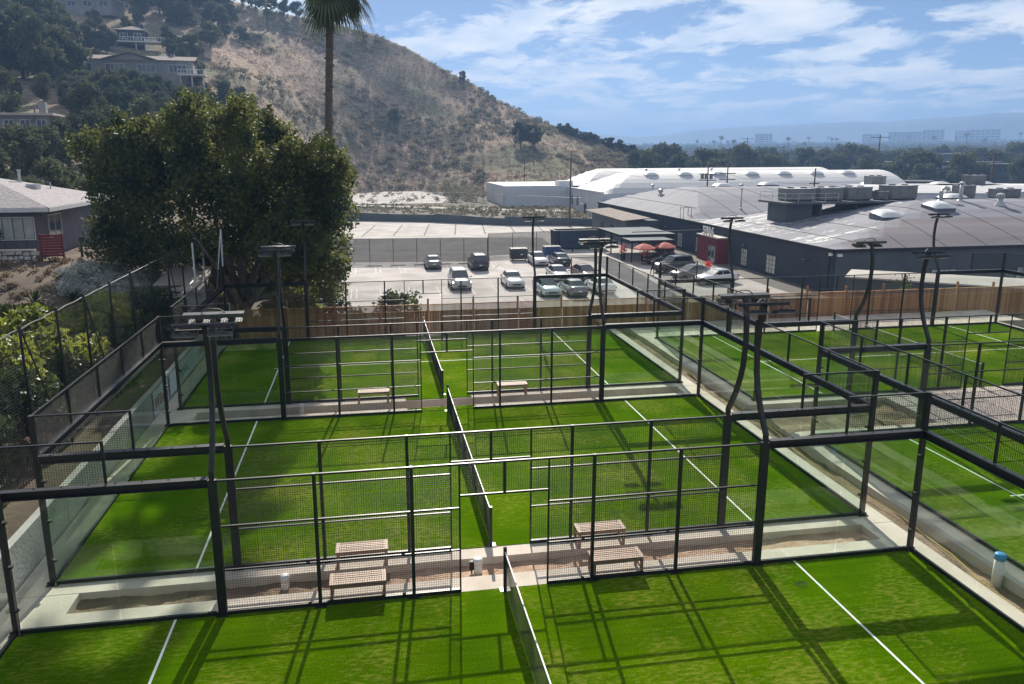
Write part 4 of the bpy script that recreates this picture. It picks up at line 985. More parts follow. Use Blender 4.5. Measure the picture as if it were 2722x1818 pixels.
part('door', MB().box(34.14, 34.2, 92, 93.2, ZL, -1.2), 'wallgrey', ann); part('door', MB().box(34.14, 34.2, 97, 98.2, ZL, -1.2), 'black', ann)

def umbrella(x, y, lab):
    t = thing('umbrella', lab, 'umbrella', (x, y, ZL), group='red patio umbrellas')
    part('pole', MB().tube([(0, 0, 0), (0, 0, 2.55)], .025, 6), 'metal', t)
    n = 8; b = MB(); rim = [(1.35 * math.cos(2 * math.pi * i / n), 1.35 * math.sin(2 * math.pi * i / n), 1.95) for i in range(n)]
    midp = [(.7 * math.cos(2 * math.pi * i / n), .7 * math.sin(2 * math.pi * i / n), 2.27) for i in range(n)]
    V = [(0, 0, 2.5)] + midp + rim + [(p[0], p[1], p[2] - .14) for p in rim]
    b.add(V, [(0, 1 + i, 1 + (i + 1) % n) for i in range(n)] + [(1 + i, 1 + n + i, 1 + n + (i + 1) % n, 1 + (i + 1) % n) for i in range(n)] + [(1 + n + i, 1 + 2 * n + i, 1 + 2 * n + (i + 1) % n, 1 + n + (i + 1) % n) for i in range(n)])
    part('canopy', b, 'red', t); part('finial', MB().lathe([(.05, 2.5), (.06, 2.56), (.01, 2.64)], 8), 'black', t)
    part('base', MB().lathe([(.3, 0), (.3, .06), (.06, .1)], 12), 'black', t)
umbrella(29.3, 66.2, 'red patio umbrella, the left one of two under the canopy edge'); umbrella(32.2, 67.0, 'red patio umbrella, the right one of two nearer the warehouse')
for x, y, w, h, lab in ((27.9, 69.6, .7, 1.9, 'tall red flowering planter at the canopy corner post'), (30.2, 68.2, 1.0, 1.4, 'red flowering planter between the two red umbrellas'), (33.6, 58.4, .6, 1.3, 'small reddish shrub in a planter by the red entrance')):
    t = thing('flower_planter', lab, 'planter', (x, y, ZL), group='planters with red flowers')
    part('pot', MB().lathe([(w * .4, 0), (w * .5, h * .45), (w * .45, h * .45)], 10), 'black', t)
    obj('flowers', leaves('flowers', [(0, 0, h * .75, w * .75, w * .75, h * .35)], 260, .16, 'redflower', 3, shell=.2), t)

# ------------------------------------------------------------------ rooftop plant
def rz_at(x, y):     # height of the first bay's roof
    u = abs(2 * (y - 44.9) / 30.6 - 1); return min(WE + .03 + 3.35 * (1 - u ** 1.7), WE + .03 + (x - WX + .1) * .175)
pf = thing('roof_platform', 'grey rooftop platform with pipe railing carrying a row of air conditioners', 'platform', (0, 0, 0))
part('plinth', MB().box(44.2, 47.4, 61.5, 65.5, 1.2, 3.75), 'wallgrey2', pf)
part('deck', MB().box(43.4, 61.8, 60.6, 66.4, 3.75, 3.97), 'wallgrey2', pf)
for z in (4.45, 4.95): part('rail', MB().tube([(50, 60.7, z), (43.5, 60.7, z), (43.5, 66.2, z), (50, 66.2, z)], .03, 5), 'metal', pf)
for x, y in ((43.5, 60.7), (45.1, 60.7), (46.8, 60.7), (48.4, 60.7), (50, 60.7), (43.5, 63.5), (43.5, 66.2), (46, 66.2), (50, 66.2)): part('railing_post', MB().tube([(x, y, 3.95), (x, y, 4.96)], .03, 5), 'metal', pf)
for x in (48.5, 53, 57.5, 61.5): part('support', MB().box(x - .1, x + .1, 61.5, 65.5, 2.4, 3.9), 'wallgrey2', pf)
def hvac(x, y, z, w, d, h, lab, grill=True):
    t = thing('air_conditioner', lab, 'air conditioner', (x, y, z), group='rooftop air conditioners')
    part('casing', MB().box(-w / 2, w / 2, -d / 2, d / 2, .12, h), 'hvac', t); part('skid', MB().box(-w / 2 + .1, w / 2 - .1, -d / 2 + .1, d / 2 - .1, 0, .12), 'black', t)
    part('lid', MB().box(-w / 2 - .05, w / 2 + .05, -d / 2 - .05, d / 2 + .05, h, h + .06), 'metal', t)
    for q in range(3): part('access_panel', MB().box(-w / 2 + .1 + q * (w - .2) / 3, -w / 2 + .06 + (q + 1) * (w - .2) / 3, -d / 2 - .03, -d / 2 - .005, .25, h - .15), 'hvac', t)
    for s in (-.25, .25): part('fan', MB().lathe([(.38, h + .06), (.38, h + .16), (.3, h + .16), (.28, h + .08)], 12, (s * w, 0, 0)), 'black', t)
    if grill:
        for q in range(4): part('louvre', MB().box(w / 2 + .0, w / 2 + .04, -d / 2 + .15, d / 2 - .15, .4 + q * (h - .7) / 3, .5 + q * (h - .7) / 3), 'black', t)
for i, (x, w, h) in enumerate(((46.6, 3.3, 1.4), (50.3, 2.9, 1.45), (53.9, 3.0, 1.5), (59.6, 3.3, 1.6))):
    hvac(x, 63.6, 3.97, w, 2.4, h, 'boxy grey air conditioner on the roof platform, %s from the left' % ('first', 'second', 'third', 'last')[i])
hvac(56.8, 62.9, 3.97, 1.2, 1.2, 1.0, 'small silver condenser on the roof platform between larger units')
RV = lambda x, y: rz_at(x, y)
def skylight(x, y, z, w, d, lab, slope=0.0):
    t = thing('skylight', lab, 'skylight', (x, y, z), group='domed skylights'); t.rotation_euler = (slope, 0, 0)
    part('curb', MB().box(-w / 2, w / 2, -d / 2, d / 2, -.4, .28), 'roofgrey' if z < 5 and y < 110 else 'roofwhite', t)
    n = 8; V = []; F = []
    for i in range(n + 1):
        for j in range(n + 1):
            u, v = 2 * i / n - 1, 2 * j / n - 1; V.append((u * w / 2 * 1.05, v * d / 2 * 1.05, .28 + .45 * (1 - u ** 4) * (1 - v ** 4)))
    for i in range(n):
        for j in range(n): F.append((i * (n + 1) + j, (i + 1) * (n + 1) + j, (i + 1) * (n + 1) + j + 1, i * (n + 1) + j + 1))
    part('dome', MB().add(V, F), 'dome', t, True)
skylight(50.8, 53.6, RV(50.8, 53.6) + .05, 2.4, 2.2, 'white domed skylight on grey roof just right of the platform', .2)
skylight(57.6, 54.6, RV(57.6, 54.6) + .05, 2.4, 2.2, 'white domed skylight on grey roof behind the tallest floodlight', .17)
def vent(x, y, z, lab, s=1.0):
    t = thing('roof_vent', lab, 'roof vent', (x, y, z), group='turbine roof vents')
    part('flashing', MB().lathe([(.62 * s, -.2), (.55 * s, .1), (.26 * s, .5 * s), (.26 * s, .7 * s)], 12), 'metal', t, True)
    part('turbine', MB().lathe([(.26 * s, .7 * s), (.42 * s, .85 * s), (.46 * s, 1.05 * s), (.36 * s, 1.25 * s), (.08 * s, 1.36 * s)], 14), 'metal', t)
    for i in range(10):
        a = 2 * math.pi * i / 10; part('fin', MB().cbox((.44 * s * math.cos(a), .44 * s * math.sin(a), 1.03 * s), (.02, .1 * s, .36 * s), Matrix.Rotation(a, 3, 'Z')), 'hvac', t)
vent(66.0, 55.6, RV(66, 55.6), 'turbine vent on the right of grey roof, nearest one')
vent(68.5, 66, RV(68.5, 66), 'turbine vent behind the white pipe elbow on grey roof')
vent(58.5, 84, 3.0, 'turbine vent casting a dark streak on the second grey roof')
vent(44.2, 98.5, 2.6, 'turbine vent at the far ridge before the white roof', .9)
vent(78, 92, 4.0, 'turbine vent on the far grey ridge at right', .9)
vent(60.5, 103, 3.2, 'small turbine vent below the white arched roof', .8)
def stack(x, y, z, h, r, lab, elbow=False):
    t = thing('vent_pipe', lab, 'vent pipe', (x, y, z), group='rooftop vent pipes')
    part('flashing', MB().lathe([(r * 2.2, -.2), (r * 1.8, .05), (r * 1.1, .16)], 10), 'metal', t, True)
    if elbow: part('duct', MB().tube([(0, 0, 0), (0, 0, h * .7), (.12, 0, h * .9), (.4, 0, h), (.75, 0, h * .95), (.85, 0, h * .8)], r, 10), 'metal', t, True)
    else:
        part('shaft', MB().lathe([(r, 0), (r, h)], 10), 'metal', t, True); part('cowl', MB().lathe([(r * 1.5, h), (r * 1.5, h + .16), (.03, h + .3)], 10), 'metal', t)
stack(61.2, 58.6, RV(61, 58.6), 1.5, .22, 'bent white vent elbow right of the roof platform', True)
stack(63.6, 58.5, RV(63.6, 58.5), 1.9, .20, 'straight tall vent pipe beside the bent elbow')
stack(76.4, 59.5, RV(76.4, 59.5), 1.6, .16, 'thin rusty vent pipe alone on the right of grey roof')
stack(48.2, 79.5, 1.9, 2.6, .10, 'thin vent pipe in the roof valley near the ladder')
stack(47.0, 109, 2.0, 1.9, .18, 'dark vent stack at the back of the second grey roof')
stack(86, 60.5, RV(86, 60.5), 1.9, .35, 'large curved silver duct at the right edge of the roof', True)
hvac(73, 62.5, RV(73, 62.5), 3.0, 1.6, 1.1, 'long silver air handler on the grey roof near the right')
hvac(71, 66.5, RV(71, 66.5) + .4, 2.0, 1.6, 1.6, 'tall louvred unit behind the long silver air handler')
hvac(88, 62, RV(88, 62), 2.6, 2.0, 1.8, 'dark boxy unit at the right edge of the roof')
hvac(88, 84, 3.6, 2.4, 2.0, 2.4, 'dark unit on the far grey roof at right')
hvac(76, 90, 4.0, 2.4, 2.0, 1.8, 'grey unit on the far grey ridge beside white roofs')
for i, (x, y, z) in enumerate(((66, 62.5, 3.9), (82, 62.5, 3.9), (79, 95, 4.1), (90, 93, 4.0), (97, 92, 4.0), (54, 97, 4.0), (62, 97, 4.1))):
    skylight(x, y, z, 2.6, 2.2, ('flat looking white skylight behind the bent vent elbow', 'flat looking white skylight left of the large curved duct', 'white skylight on the far grey ridge below the dark city trees', 'white skylight on the far grey ridge beside the dark unit', 'white skylight at the far right end of the grey ridge', 'white skylight on the second grey roof near the transformer poles', 'white skylight on the second grey roof above the platform units')[i], 0)

# ------------------------------------------------------------------ white warehouse
ww = thing('warehouse', 'white warehouse with two arched white roofs beyond the grey one', 'warehouse', (0, 0, 0))
part('wall', MB().box(40.0, 40.3, 116.2, 140, ZL, 2.2), 'wallwhite', ww)
part('wall', MB().box(26.2, 40.3, 140.0, 140.4, ZL, 2.75), 'wallwhite', ww)
part('wall', MB().box(26.2, 26.6, 140.4, 165, ZL, 2.75), 'wallwhite', ww)
part('flat_roof', MB().box(26.3, 48, 140.4, 165, 2.6, 2.72), 'roofwhite', ww)
part('parapet', MB().box(39.85, 40.45, 116.1, 140, 2.2, 2.5), 'wallwhite', ww)
part('roof', bay(MB(), 40.3, 104, 116.4, 138.0, 2.1, 5.9, .46, power=2.0), 'roofwhite', ww)
part('roof', bay(MB(), 42.3, 104, 138.0, 159.0, 2.3, 6.1, .55, power=2.0), 'roofwhite', ww)
part('gable', MB().extr([(116.4, ZL), (138, ZL), (138, 2.1), (134, 4.0), (131, 5.1), (127.2, 5.8), (123, 5.1), (120, 4.0), (116.4, 2.1)], 103.6, 104, 'x'), 'wallwhite', ww)
part('wall', MB().box(40.3, 103.6, 116.4, 116.7, ZL, 2.05), 'wallwhite', ww)
for y, w, h in ((120, 1.1, 2.3), (126.5, 1.3, 3.0)): part('door', MB().box(39.94, 40.0, y - w / 2, y + w / 2, ZL, ZL + h), 'black', ww)
part('door_awning', MB().box(39.1, 39.95, 125.6, 127.4, -.35, -.25), 'hvac', ww)
for y in (132, 136): gridwin(ww, 39.98, y, -.9, 1.0, 1.7, 'x', 2, 2, 'pane')
part('roof_cabin', MB().box(38.2, 41.5, 141, 144, 2.72, 3.7), 'wallwhite', ww)
for i, x in enumerate((52, 59, 66, 73, 80, 87, 94)):
    skylight(x, 123.4, 5.2, 2.6, 2.4, 'white domed skylight on the white arched roof, %s from the left' % 'first second third fourth fifth sixth seventh'.split()[i], .12)
for i, x in enumerate((53, 60, 67)): vent(x, 128, 5.75, 'tiny vent on the crest of white arched roof, %s from the left' % 'first second third'.split()[i], .55)

# pale shed roof behind the wooden fence at right
sd = thing('shed', 'long low shed with cream white roof behind the right wooden fence', 'shed', (0, 0, 0))
part('roof', MB().add([(34.4, 36.2, -.15), (52, 34.0, -1.5), (52, 36.4, -.95), (36.5, 38.4, .02), (34.4, 36.2, -.27), (52, 34.0, -1.62), (52, 36.4, -1.07), (36.5, 38.4, -.10)], [(0, 1, 2, 3), (7, 6, 5, 4), (0, 4, 5, 1), (1, 5, 6, 2), (2, 6, 7, 3), (3, 7, 4, 0)]), 'beige', sd)
part('wall', MB().add([(34.6, 36.3, ZL), (52, 34.2, ZL), (52, 34.2, -1.65), (34.6, 36.3, -.28)], [(0, 1, 2, 3)]), 'wallgrey2', sd)
part('end_wall', MB().add([(34.6, 36.35, ZL), (34.6, 36.35, -.28), (36.6, 38.3, -.12), (36.6, 38.3, ZL)], [(0, 1, 2, 3)]), 'wallwhite', sd)

# ------------------------------------------------------------------ power poles and lines
def power_pole(x, y, z0, h, lab, arms=((.6, 2.4),), r=.14, trf=0, rz=0.0):
    t = thing('power_pole', lab, 'power pole', (x, y, z0), rz, 'wooden power poles')
    part('pole', MB().tube([(0, 0, 0), (0, 0, h)], [r, r * .7], 8), 'pole', t, True)
    for dz, w in arms:
        part('crossarm', MB().box(-w / 2, w / 2, -.06, .06, h - dz - .07, h - dz + .07), 'pole', t)
        for q in range(4):
            u = -w / 2 + .15 + q * (w - .3) / 3; part('insulator', MB().lathe([(.03, 0), (.05, .06), (.02, .16)], 6, (u, 0, h - dz + .07)), 'metal', t)
    for q in range(trf): part('transformer', MB().lathe([(.26, 0), (.28, .1), (.28, .9), (.1, 1.0)], 10, ((-.4, .45, -1.1)[q % 3], -.3, h - 2.4)), 'hvac', t)
power_pole(33.0, 112.5, ZL, 13.4, 'tall bare wooden pole in front of the white warehouse corner', (), .17)
power_pole(38.5, 178, -2.5, 6.5 + 8, 'slim wooden pole against the hill left of white warehouse', ((.5, 1.2),), .12)
power_pole(46, 200, 6, 12, 'slim wooden pole with crossarm half way along the hill foot', ((.5, 2.0),), .12, 1)
power_pole(26.5, 172, -1.6, 10.5, 'thin wooden pole beside the gutter slope below the hill', ((.4, .8),), .12)
power_pole(53.6, 101.5, 1.0, 6.6, 'left pole of a pair carrying transformers above the grey roof', ((1.6, 3.0), (2.6, 3.0)), .13, 3)
power_pole(56.6, 100.5, 1.0, 7.0, 'right pole of a pair carrying transformers above the grey roof', ((1.9, 2.8), (2.9, 2.8)), .13)
power_pole(62.3, 84.7, 1.0, 6.2, 'single power pole with short crossarm behind the platform units', ((2.2, 1.6),), .13)
power_pole(134, 168, ZL, 17.5, 'tall power pole with wide crossarm in front of the far city', ((.7, 6.0),), .22)
power_pole(150, 242, ZL, 15.5, 'power pole with crossarm left of the tall one in the city', ((.6, 5.5), (1.6, 2)), .22)
power_pole(113, 107.5, ZL, 13.0, 'power pole with wide crossarm near the right edge of the photo', ((.6, 4.6),), .2)
power_pole(162, 292, ZL, 19.5, 'power pole with double crossarm above the dark tree clump', ((.6, 6), (1.8, 4)), .24)
power_pole(172, 300, ZL, 12, 'short power pole in the distance right of the dark tree clump', ((.6, 3),), .2)
def line(lab, a, b, sag, r=.02):
    a, b = Vector(a), Vector(b); pts = []
    for i in range(17):
        u = i / 16; p = a.lerp(b, u); p.z -= sag * 4 * u * (1 - u); pts.append(p)
    tag(part('power_line', MB().tube(pts, r, 4), 'cable', None), lab, 'power line', 'power lines')
line('power line from the bare pole towards the transformer pair', (33, 112.5, 9.3), (53.6, 101.5, 6.0), .8); line('lower power line from the bare pole to the transformer pair', (33, 112.5, 8.2), (53.6, 101.5, 5.0), 1.0)
line('power line from the bare pole to the slim hill pole', (33, 112.5, 9.4), (26.5, 172, 8.6), 1.2); line('power line sagging across the foot of the hill to the left', (26.5, 172, 8.4), (-40, 190, 9), 2.0)
line('thin line crossing above the grey roofs to the right', (62.3, 84.7, 5.2), (113, 107.5, 8.6), 1.5); line('thin line from the transformer pair to the single pole', (56.6, 100.5, 6.0), (62.3, 84.7, 5.0), .5)
# ------------------------------------------------------------------ trees near the courts
def limb_tree(t, base_, tips, r0, m='bark'):
    for i, (p, q) in enumerate(tips):
        a = Vector(base_); part('limb', MB().tube([a, a.lerp(Vector(p), .55) + Vector((0, 0, .2)), p, q], [r0, r0 * .7, r0 * .45, r0 * .15], 7), m, t, True)
rg = random.Random(11)
ft = thing('ficus_tree', 'huge dark leafy tree with spreading limbs left of the parking lot', 'tree', (-10.6, 29.5, -1.5))
part('trunk', MB().tube([(0, 0, -.8), (.1, 0, .8), (.2, -.2, 2.2)], [.75, .55, .45], 10), 'bark', ft, True)
limb_tree(ft, (.15, -.1, 1.6), [((-2.2, -.6, 4.5), (-5.5, -1, 6.5)), ((-1.0, .6, 6), (-2.0, 1.2, 11)), ((.4, -.3, 6.5), (.5, 0, 12)), ((1.6, .4, 5.6), (3.2, .6, 10)), ((2.6, -.8, 4.4), (5.4, -1.2, 8)), ((-3.0, -2.4, 3.4), (-7.0, -3, 3.8)), ((-.6, -2.2, 4.4), (-1.6, -4.2, 7))], .3)
part('limb', MB().tube([(.1, -.3, 2.4), (-2.4, -2.6, 3.6), (-5.0, -3.8, 3.9), (-6.4, -4.2, 4.2)], [.22, .16, .09, .04], 6), 'bark', ft, True)
part('limb', MB().tube([(.2, -.3, 2.2), (2.2, -2.6, 3.0), (4.2, -4.0, 4.3)], [.2, .13, .05], 6), 'bark', ft, True)
top_prof = [(-8.8, 11.0), (-7.8, 12.5), (-5.6, 13.2), (-3.6, 14.5), (-1.4, 15.6), (.2, 15.2), (1.6, 14.2), (3.0, 13.2), (4.6, 12.0), (5.8, 11.6), (7.2, 11.2)]
bot_prof = [(-8.8, 3.4), (-6.5, 3.2), (-4, 4.0), (-1, 4.4), (1.5, 4.4), (3.5, 3.6), (5.2, 3.4), (6.6, 5.0), (7.2, 6.6)]
blobs = []
def prof(P, x): return float(np.interp(x, [p[0] for p in P], [p[1] for p in P]))
for i in range(85):      # dim interior
    x = rg.uniform(-7.2, 5.6); y = rg.uniform(-4.2, 4.6) * math.sqrt(max(.15, 1 - ((x + .8) / 8.4) ** 2)); z = rg.uniform(prof(bot_prof, x) + .6, prof(top_prof, x) - 2.0); blobs.append((x, y, z, 1.2, 1.2, 1.0))
for i in range(74):      # boughs on the outside of the crown, each with upright leafy shoots
    x = rg.uniform(-8.0, 6.2); ed = math.sqrt(max(.12, 1 - ((x + .8) / 8.5) ** 2)); y = rg.choice((-1, -1, 1)) * rg.uniform(.25, 1) ** .6 * 6.0 * ed; yy = abs(y) / 6.2
    zt = prof(top_prof, x) - 1.5 * yy ** 2; zb = prof(bot_prof, x) + .4 * yy; r_ = rg.uniform(.9, 1.5)
    z = (zt - r_) - (zt - zb - 2 * r_) * (rg.random() ** 1.5 if yy > .55 else rg.random() * .12)
    blobs.append((x, y, z, r_ * 1.25, r_ * 1.15, r_ * .85))
    for q in range(4):
        a_ = rg.uniform(0, 6.28); d_ = r_ * rg.uniform(.2, 1.0); blobs.append((x + d_ * math.cos(a_), y + d_ * math.sin(a_), z + r_ * rg.uniform(.35, .85), .34, .34, rg.uniform(.55, .95)))
for i in range(46):
    blobs.append((rg.uniform(-8, 5.5), rg.uniform(2.2, 6.0), rg.uniform(2.6, 6.0), 1.3, 1.2, 1.2))
blobs = [(b[0] * (1 + max(0, -b[0]) * .012) + (.35 if b[0] > 3 else 0), b[1] * .85 - .45 * b[0], b[2], b[3], b[4], b[5]) for b in blobs]
for i in range(26):   # low boughs hanging at the right, towards the wooden fence
    blobs.append((rg.uniform(3.6, 6.6), rg.uniform(-6.2, -1.5), rg.uniform(7.2, 11.2), .95, .95, 1.0))
obj('crown', leaves('crown', blobs, 135000, .24, 'leafy', 5, shell=.4), ft)

def palm(x, y, z0, h, lab, lean=(0, 0), rcrown=2.6, nf=34, tr=.26, seed=1, group=None, cat='palm tree'):
    g = random.Random(seed); t = thing('palm_tree', lab, cat, (x, y, z0), 0, group)
    pts = [(lean[0] * u * u, lean[1] * u * u, h * u) for u in [i / 12 for i in range(13)]]
    tb = MB(); tb.tube(pts, [tr * (1.25 - .5 * min(1, i / 3) * .5 - .12 * i / 12) for i in range(13)], 10)
    for i in range(60):     # old leaf bases, rough outline
        u = i / 60; a = i * 2.4; rr_ = tr * 1.06 * (1.1 - .15 * u); tb.cbox((lean[0] * u * u + rr_ * math.cos(a), lean[1] * u * u + rr_ * math.sin(a), h * u), (.09, .16, .12), Matrix.Rotation(a, 3, 'Z'))
    part('trunk', tb, 'palmbark', t)
    top = top0 = Vector((lean[0], lean[1], h)); drop = h * .04
    def frond(az_, el, L, fan, m):
        b = MB(); d = Vector((math.cos(az_) * math.cos(el), math.sin(az_) * math.cos(el), math.sin(el))); top = top0 - Vector((0, 0, (1.0 - el) * drop))
        p1 = top + d * L * .5; p1.z -= .04 * L; side = d.cross(Vector((0, 0, 1))).normalized(); upv = side.cross(d)
        b.tube([top, top + d * L * .25, p1], [.03, .025, .02], 4, False)
        for k in range(fan):
            a = (k / (fan - 1) - .5) * 2.7; dd = (d * math.cos(a) + side * math.sin(a)).normalized(); l = L * .55 * (1 - .25 * abs(a) / 1.35)
            tip = p1 + dd * l; tip.z -= .16 * L * (.6 + .7 * g.random()); m_ = p1 + dd * l * .55 + upv * .03; w = dd.cross(upv) * .07
            b.add([p1, m_ + w, tip, m_ - w], [(0, 1, 2, 3)])
        part('frond', b, m, t)
    for i in range(nf):
        frond(i * 2.399 + g.uniform(-.2, .2), g.uniform(-.75, 1.25) if i > nf * .5 else g.uniform(-1.25, -.45), rcrown * g.uniform(.7, 1.2) * (1.0 if i > nf * .5 else 1.2), 19, 'frond')
    sk = MB()
    for i in range(230):
        a = g.uniform(0, 6.28); u = g.random(); zz = h - .2 - u * h * .13; r1 = tr * 1.1; d = Vector((math.cos(a), math.sin(a), 0)); p = top + d * r1; p.z = zz
        q = p + d * g.uniform(.15, .55) + Vector((0, 0, -g.uniform(.6, 1.3))); w = Vector((-d.y, d.x, 0)) * .09; sk.add([p - w * .4, p + w * .4, q + w, q - w], [(0, 1, 2, 3)])
    part('dead_skirt', sk, 'deadfrond', t)
    return t
palm(-5.35, 33.0, ZL, 26.2, 'very tall fan palm with its trunk passing behind the large dark tree', (1.15, -.2), 3.15, 56, .25, 3)

def bush(name, lab, cat, blobs, n, size, m, seed=0, group=None, stem=True, shell=.4, aspect=.55):
    x = sum(b[0] for b in blobs) / len(blobs); y = sum(b[1] for b in blobs) / len(blobs); z = min(b[2] - b[5] for b in blobs)
    t = thing(name, lab, cat, (x, y, z), 0, group)
    L = [(b[0] - x, b[1] - y, b[2] - z, b[3], b[4], b[5]) for b in blobs]
    obj('crown' if stem else 'foliage', leaves('crown', L, n, size, m, seed, shell=shell, aspect=aspect), t)
    if stem:
        tb = MB()
        tb.tube([(0, 0, -.5), (.05, 0, max(.3, L[0][2] * .6))], [.12, .07], 7)
        for b in L[:5]: tb.tube([(0, 0, .2), (b[0] * .5, b[1] * .5, b[2] * .6), b[:3]], [.07, .05, .02], 5)
        part('trunk', tb, 'bark', t, True)
    return t
def clump(cx, cy, cz, rx, ry, rz_, n, rmin, rmax, seed):
    g = random.Random(seed); L = []
    for i in range(n):
        a = g.uniform(0, 6.28); u = math.sqrt(g.random()); v = g.uniform(-1, 1); q = math.sqrt(max(.05, 1 - v * v)); r_ = g.uniform(rmin, rmax)
        L.append((cx + rx * u * q * math.cos(a), cy + ry * u * q * math.sin(a), cz + rz_ * v, r_, r_, r_ * .85))
    return L
for i, (x, y, z, rx, ry, rz_, lab) in enumerate([(-14.4, 8.2, 1.9, 1.5, 1.7, 1.5, 'leafy yellow green tree behind the netting, nearest the left edge'), (-15.4, 13.0, 1.9, 2.0, 2.0, 1.5, 'leafy yellow green tree behind the netting below the clipped hedge'),
                                        (-14.2, 17.4, 1.8, 1.4, 1.6, 1.4, 'leafy yellow green tree behind the netting, right one near the vine'), (-17.2, 10.4, 1.9, 1.6, 1.8, 1.2, 'leafy yellow green tree at the left edge beside the road'),
                                        (-13.6, 10.8, 1.9, 1.2, 1.6, 1.3, 'leafy yellow green tree pressed against the netting, left of centre'), (-13.7, 14.6, 2.1, 1.2, 1.5, 1.4, 'leafy yellow green tree pressed against the netting, right of centre')]):
    bush('loquat_tree', lab, 'tree', clump(x, y, z, rx, ry, rz_, 22, .5, .85, 20 + i), 5200, .26, 'leaf2', 30 + i, 'leafy trees behind the netting', shell=.45)
for i, (x, y, z, lab) in enumerate([(-13.6, 3.0, 1.8, 'shadowed dark shrub at the foot of the netting on the far left'), (-14.2, -.5, 1.6, 'dark shrub at the lower left corner behind the netting'), (-13.5, 11.2, 1.5, 'dark shrub low behind the netting beside the retaining wall'), (-13.2, 19.8, 1.6, 'dark vine covered shrub by the last netting pole'), (-13.4, 6.4, 1.4, 'dark shrub under the nearest yellow green tree'), (-13.3, 14.0, 1.4, 'dark shrub under the middle yellow green trees'), (-13.2, 17.0, 1.3, 'dark shrub under the right yellow green tree'), (-15.8, 5.2, 1.9, 'dark shrub at the left photo edge above the court corner'), (-15.6, 1.6, 1.8, 'dark shrub at the left photo edge, lowest one')]):
    bush('shrub', lab, 'shrub', clump(x, y, z, 1.2, 2.2, 1.3, 20, .5, .9, 40 + i), 4200, .22, 'leaf', 44 + i, 'dark shrubs behind the netting')
# clipped hedge, agaves, ground cover, mulch slope
hd = [(-21.0 + i * .42, 19.8 + .13 * i, bank_z(-21 + i * .42, 19.8 + .13 * i) + .30, .38, .38, .40) for i in range(15)]
bush('hedge', 'long clipped hedge with bright top below the mulch slope', 'hedge', hd, 6500, .13, 'leaf2', 51, None, False, .55)
def agave(x, y, z, lab, seed):
    t = thing('agave', lab, 'agave', (x, y, z), 0, 'spiky agaves on the slope'); g = random.Random(seed)
    for i in range(34):
        a = i * 2.399; el = g.uniform(.25, 1.35); L = g.uniform(.6, .95); d = Vector((math.cos(a) * math.cos(el), math.sin(a) * math.cos(el), math.sin(el))); s_ = Vector((-math.sin(a), math.cos(a), 0)) * .055
        p = d * L * .5; q = d * L; q.z -= .05; part('leaf', MB().add([s_ * .8, p + s_, q, p - s_, -s_ * .8, p + Vector((0, 0, -.03))], [(0, 1, 5), (1, 2, 5), (2, 3, 5), (3, 4, 5)]), 'leaf', t)
agave(-19.3, 22.9, bank_z(-19.3, 22.9), 'spiky green agave on the mulch slope, left one of two', 1); agave(-17.7, 23.5, bank_z(-17.7, 23.5), 'spiky green agave on the mulch slope, right one of two', 2)
gc = [(x, y, bank_z(x, y) + .25, .55, .55, .45) for x, y in [(-17.3 + 1.9 * math.cos(i * 2.4) * math.sqrt(i / 44), 26.8 + 3.2 * math.sin(i * 2.4) * math.sqrt(i / 44)) for i in range(44)]]
o = obj('ground_cover', leaves('ground_cover', gc, 9000, .16, 'leafgrey', 62, shell=.5)); tag(o, 'pale silvery ground cover spilling down beside the grey house', 'ground cover', None, 'stuff')
bush('round_shrub', 'dark ball shaped shrub in front of the house window', 'shrub', [(-25.6, 33.0, 4.75, .62, .62, .62)], 900, .11, 'leaf', 66, None, True, .7)
# shrubs beyond the wooden fence
for i, (c, n, s_, m, lab) in enumerate([((-8.0, 38.0, -1.2, 2.2, 3.4, 1.8), 4200, .24, 'leaf2', 'bright yellow green shrub on the left edge of parking lot'), ((-9.2, 46.0, -1.0, 1.6, 3.2, 1.7), 2600, .26, 'leaf', 'dull green shrub along the left edge of parking lot'),
                                     ((-7.6, 27.2, .4, 1.5, 1.1, 1.1), 2400, .2, 'leafdry', 'greyish brown shrub above the wooden fence by main tree'), ((-4.6, 26.0, .4, 1.6, .7, .75), 1900, .2, 'leaf', 'low dark shrub behind the wooden fence at the palm foot'),
                                     ((-1.3, 26.2, .55, 1.2, .7, .7), 1300, .24, 'leaf', 'small spiky shrub showing above the wooden fence left of centre'), ((29.9, 24.2, 1.2, .3, .3, .45), 240, .16, 'leaf', 'tiny twig shrub poking above the right wooden fence'),
                                     ((-6.6, 31.5, 1.2, 1.0, 1.4, 2.8), 2600, .28, 'leafy', 'hanging leafy shoots beside the palm trunk'), ((-12.5, 33.5, 0.4, 4.2, 1.6, 1.8), 5200, .26, 'leaf', 'dark undergrowth behind the trunk of the huge tree'), ((-13.2, 24.6, .6, 1.3, 1.2, 1.0), 1800, .22, 'leaf', 'dark vine heap around the small garage roof')]):
    bush('shrub', lab, 'shrub', clump(*c, 14, .35, .8, 70 + i), n, s_, m, 80 + i, 'shrubs around the lot edge')

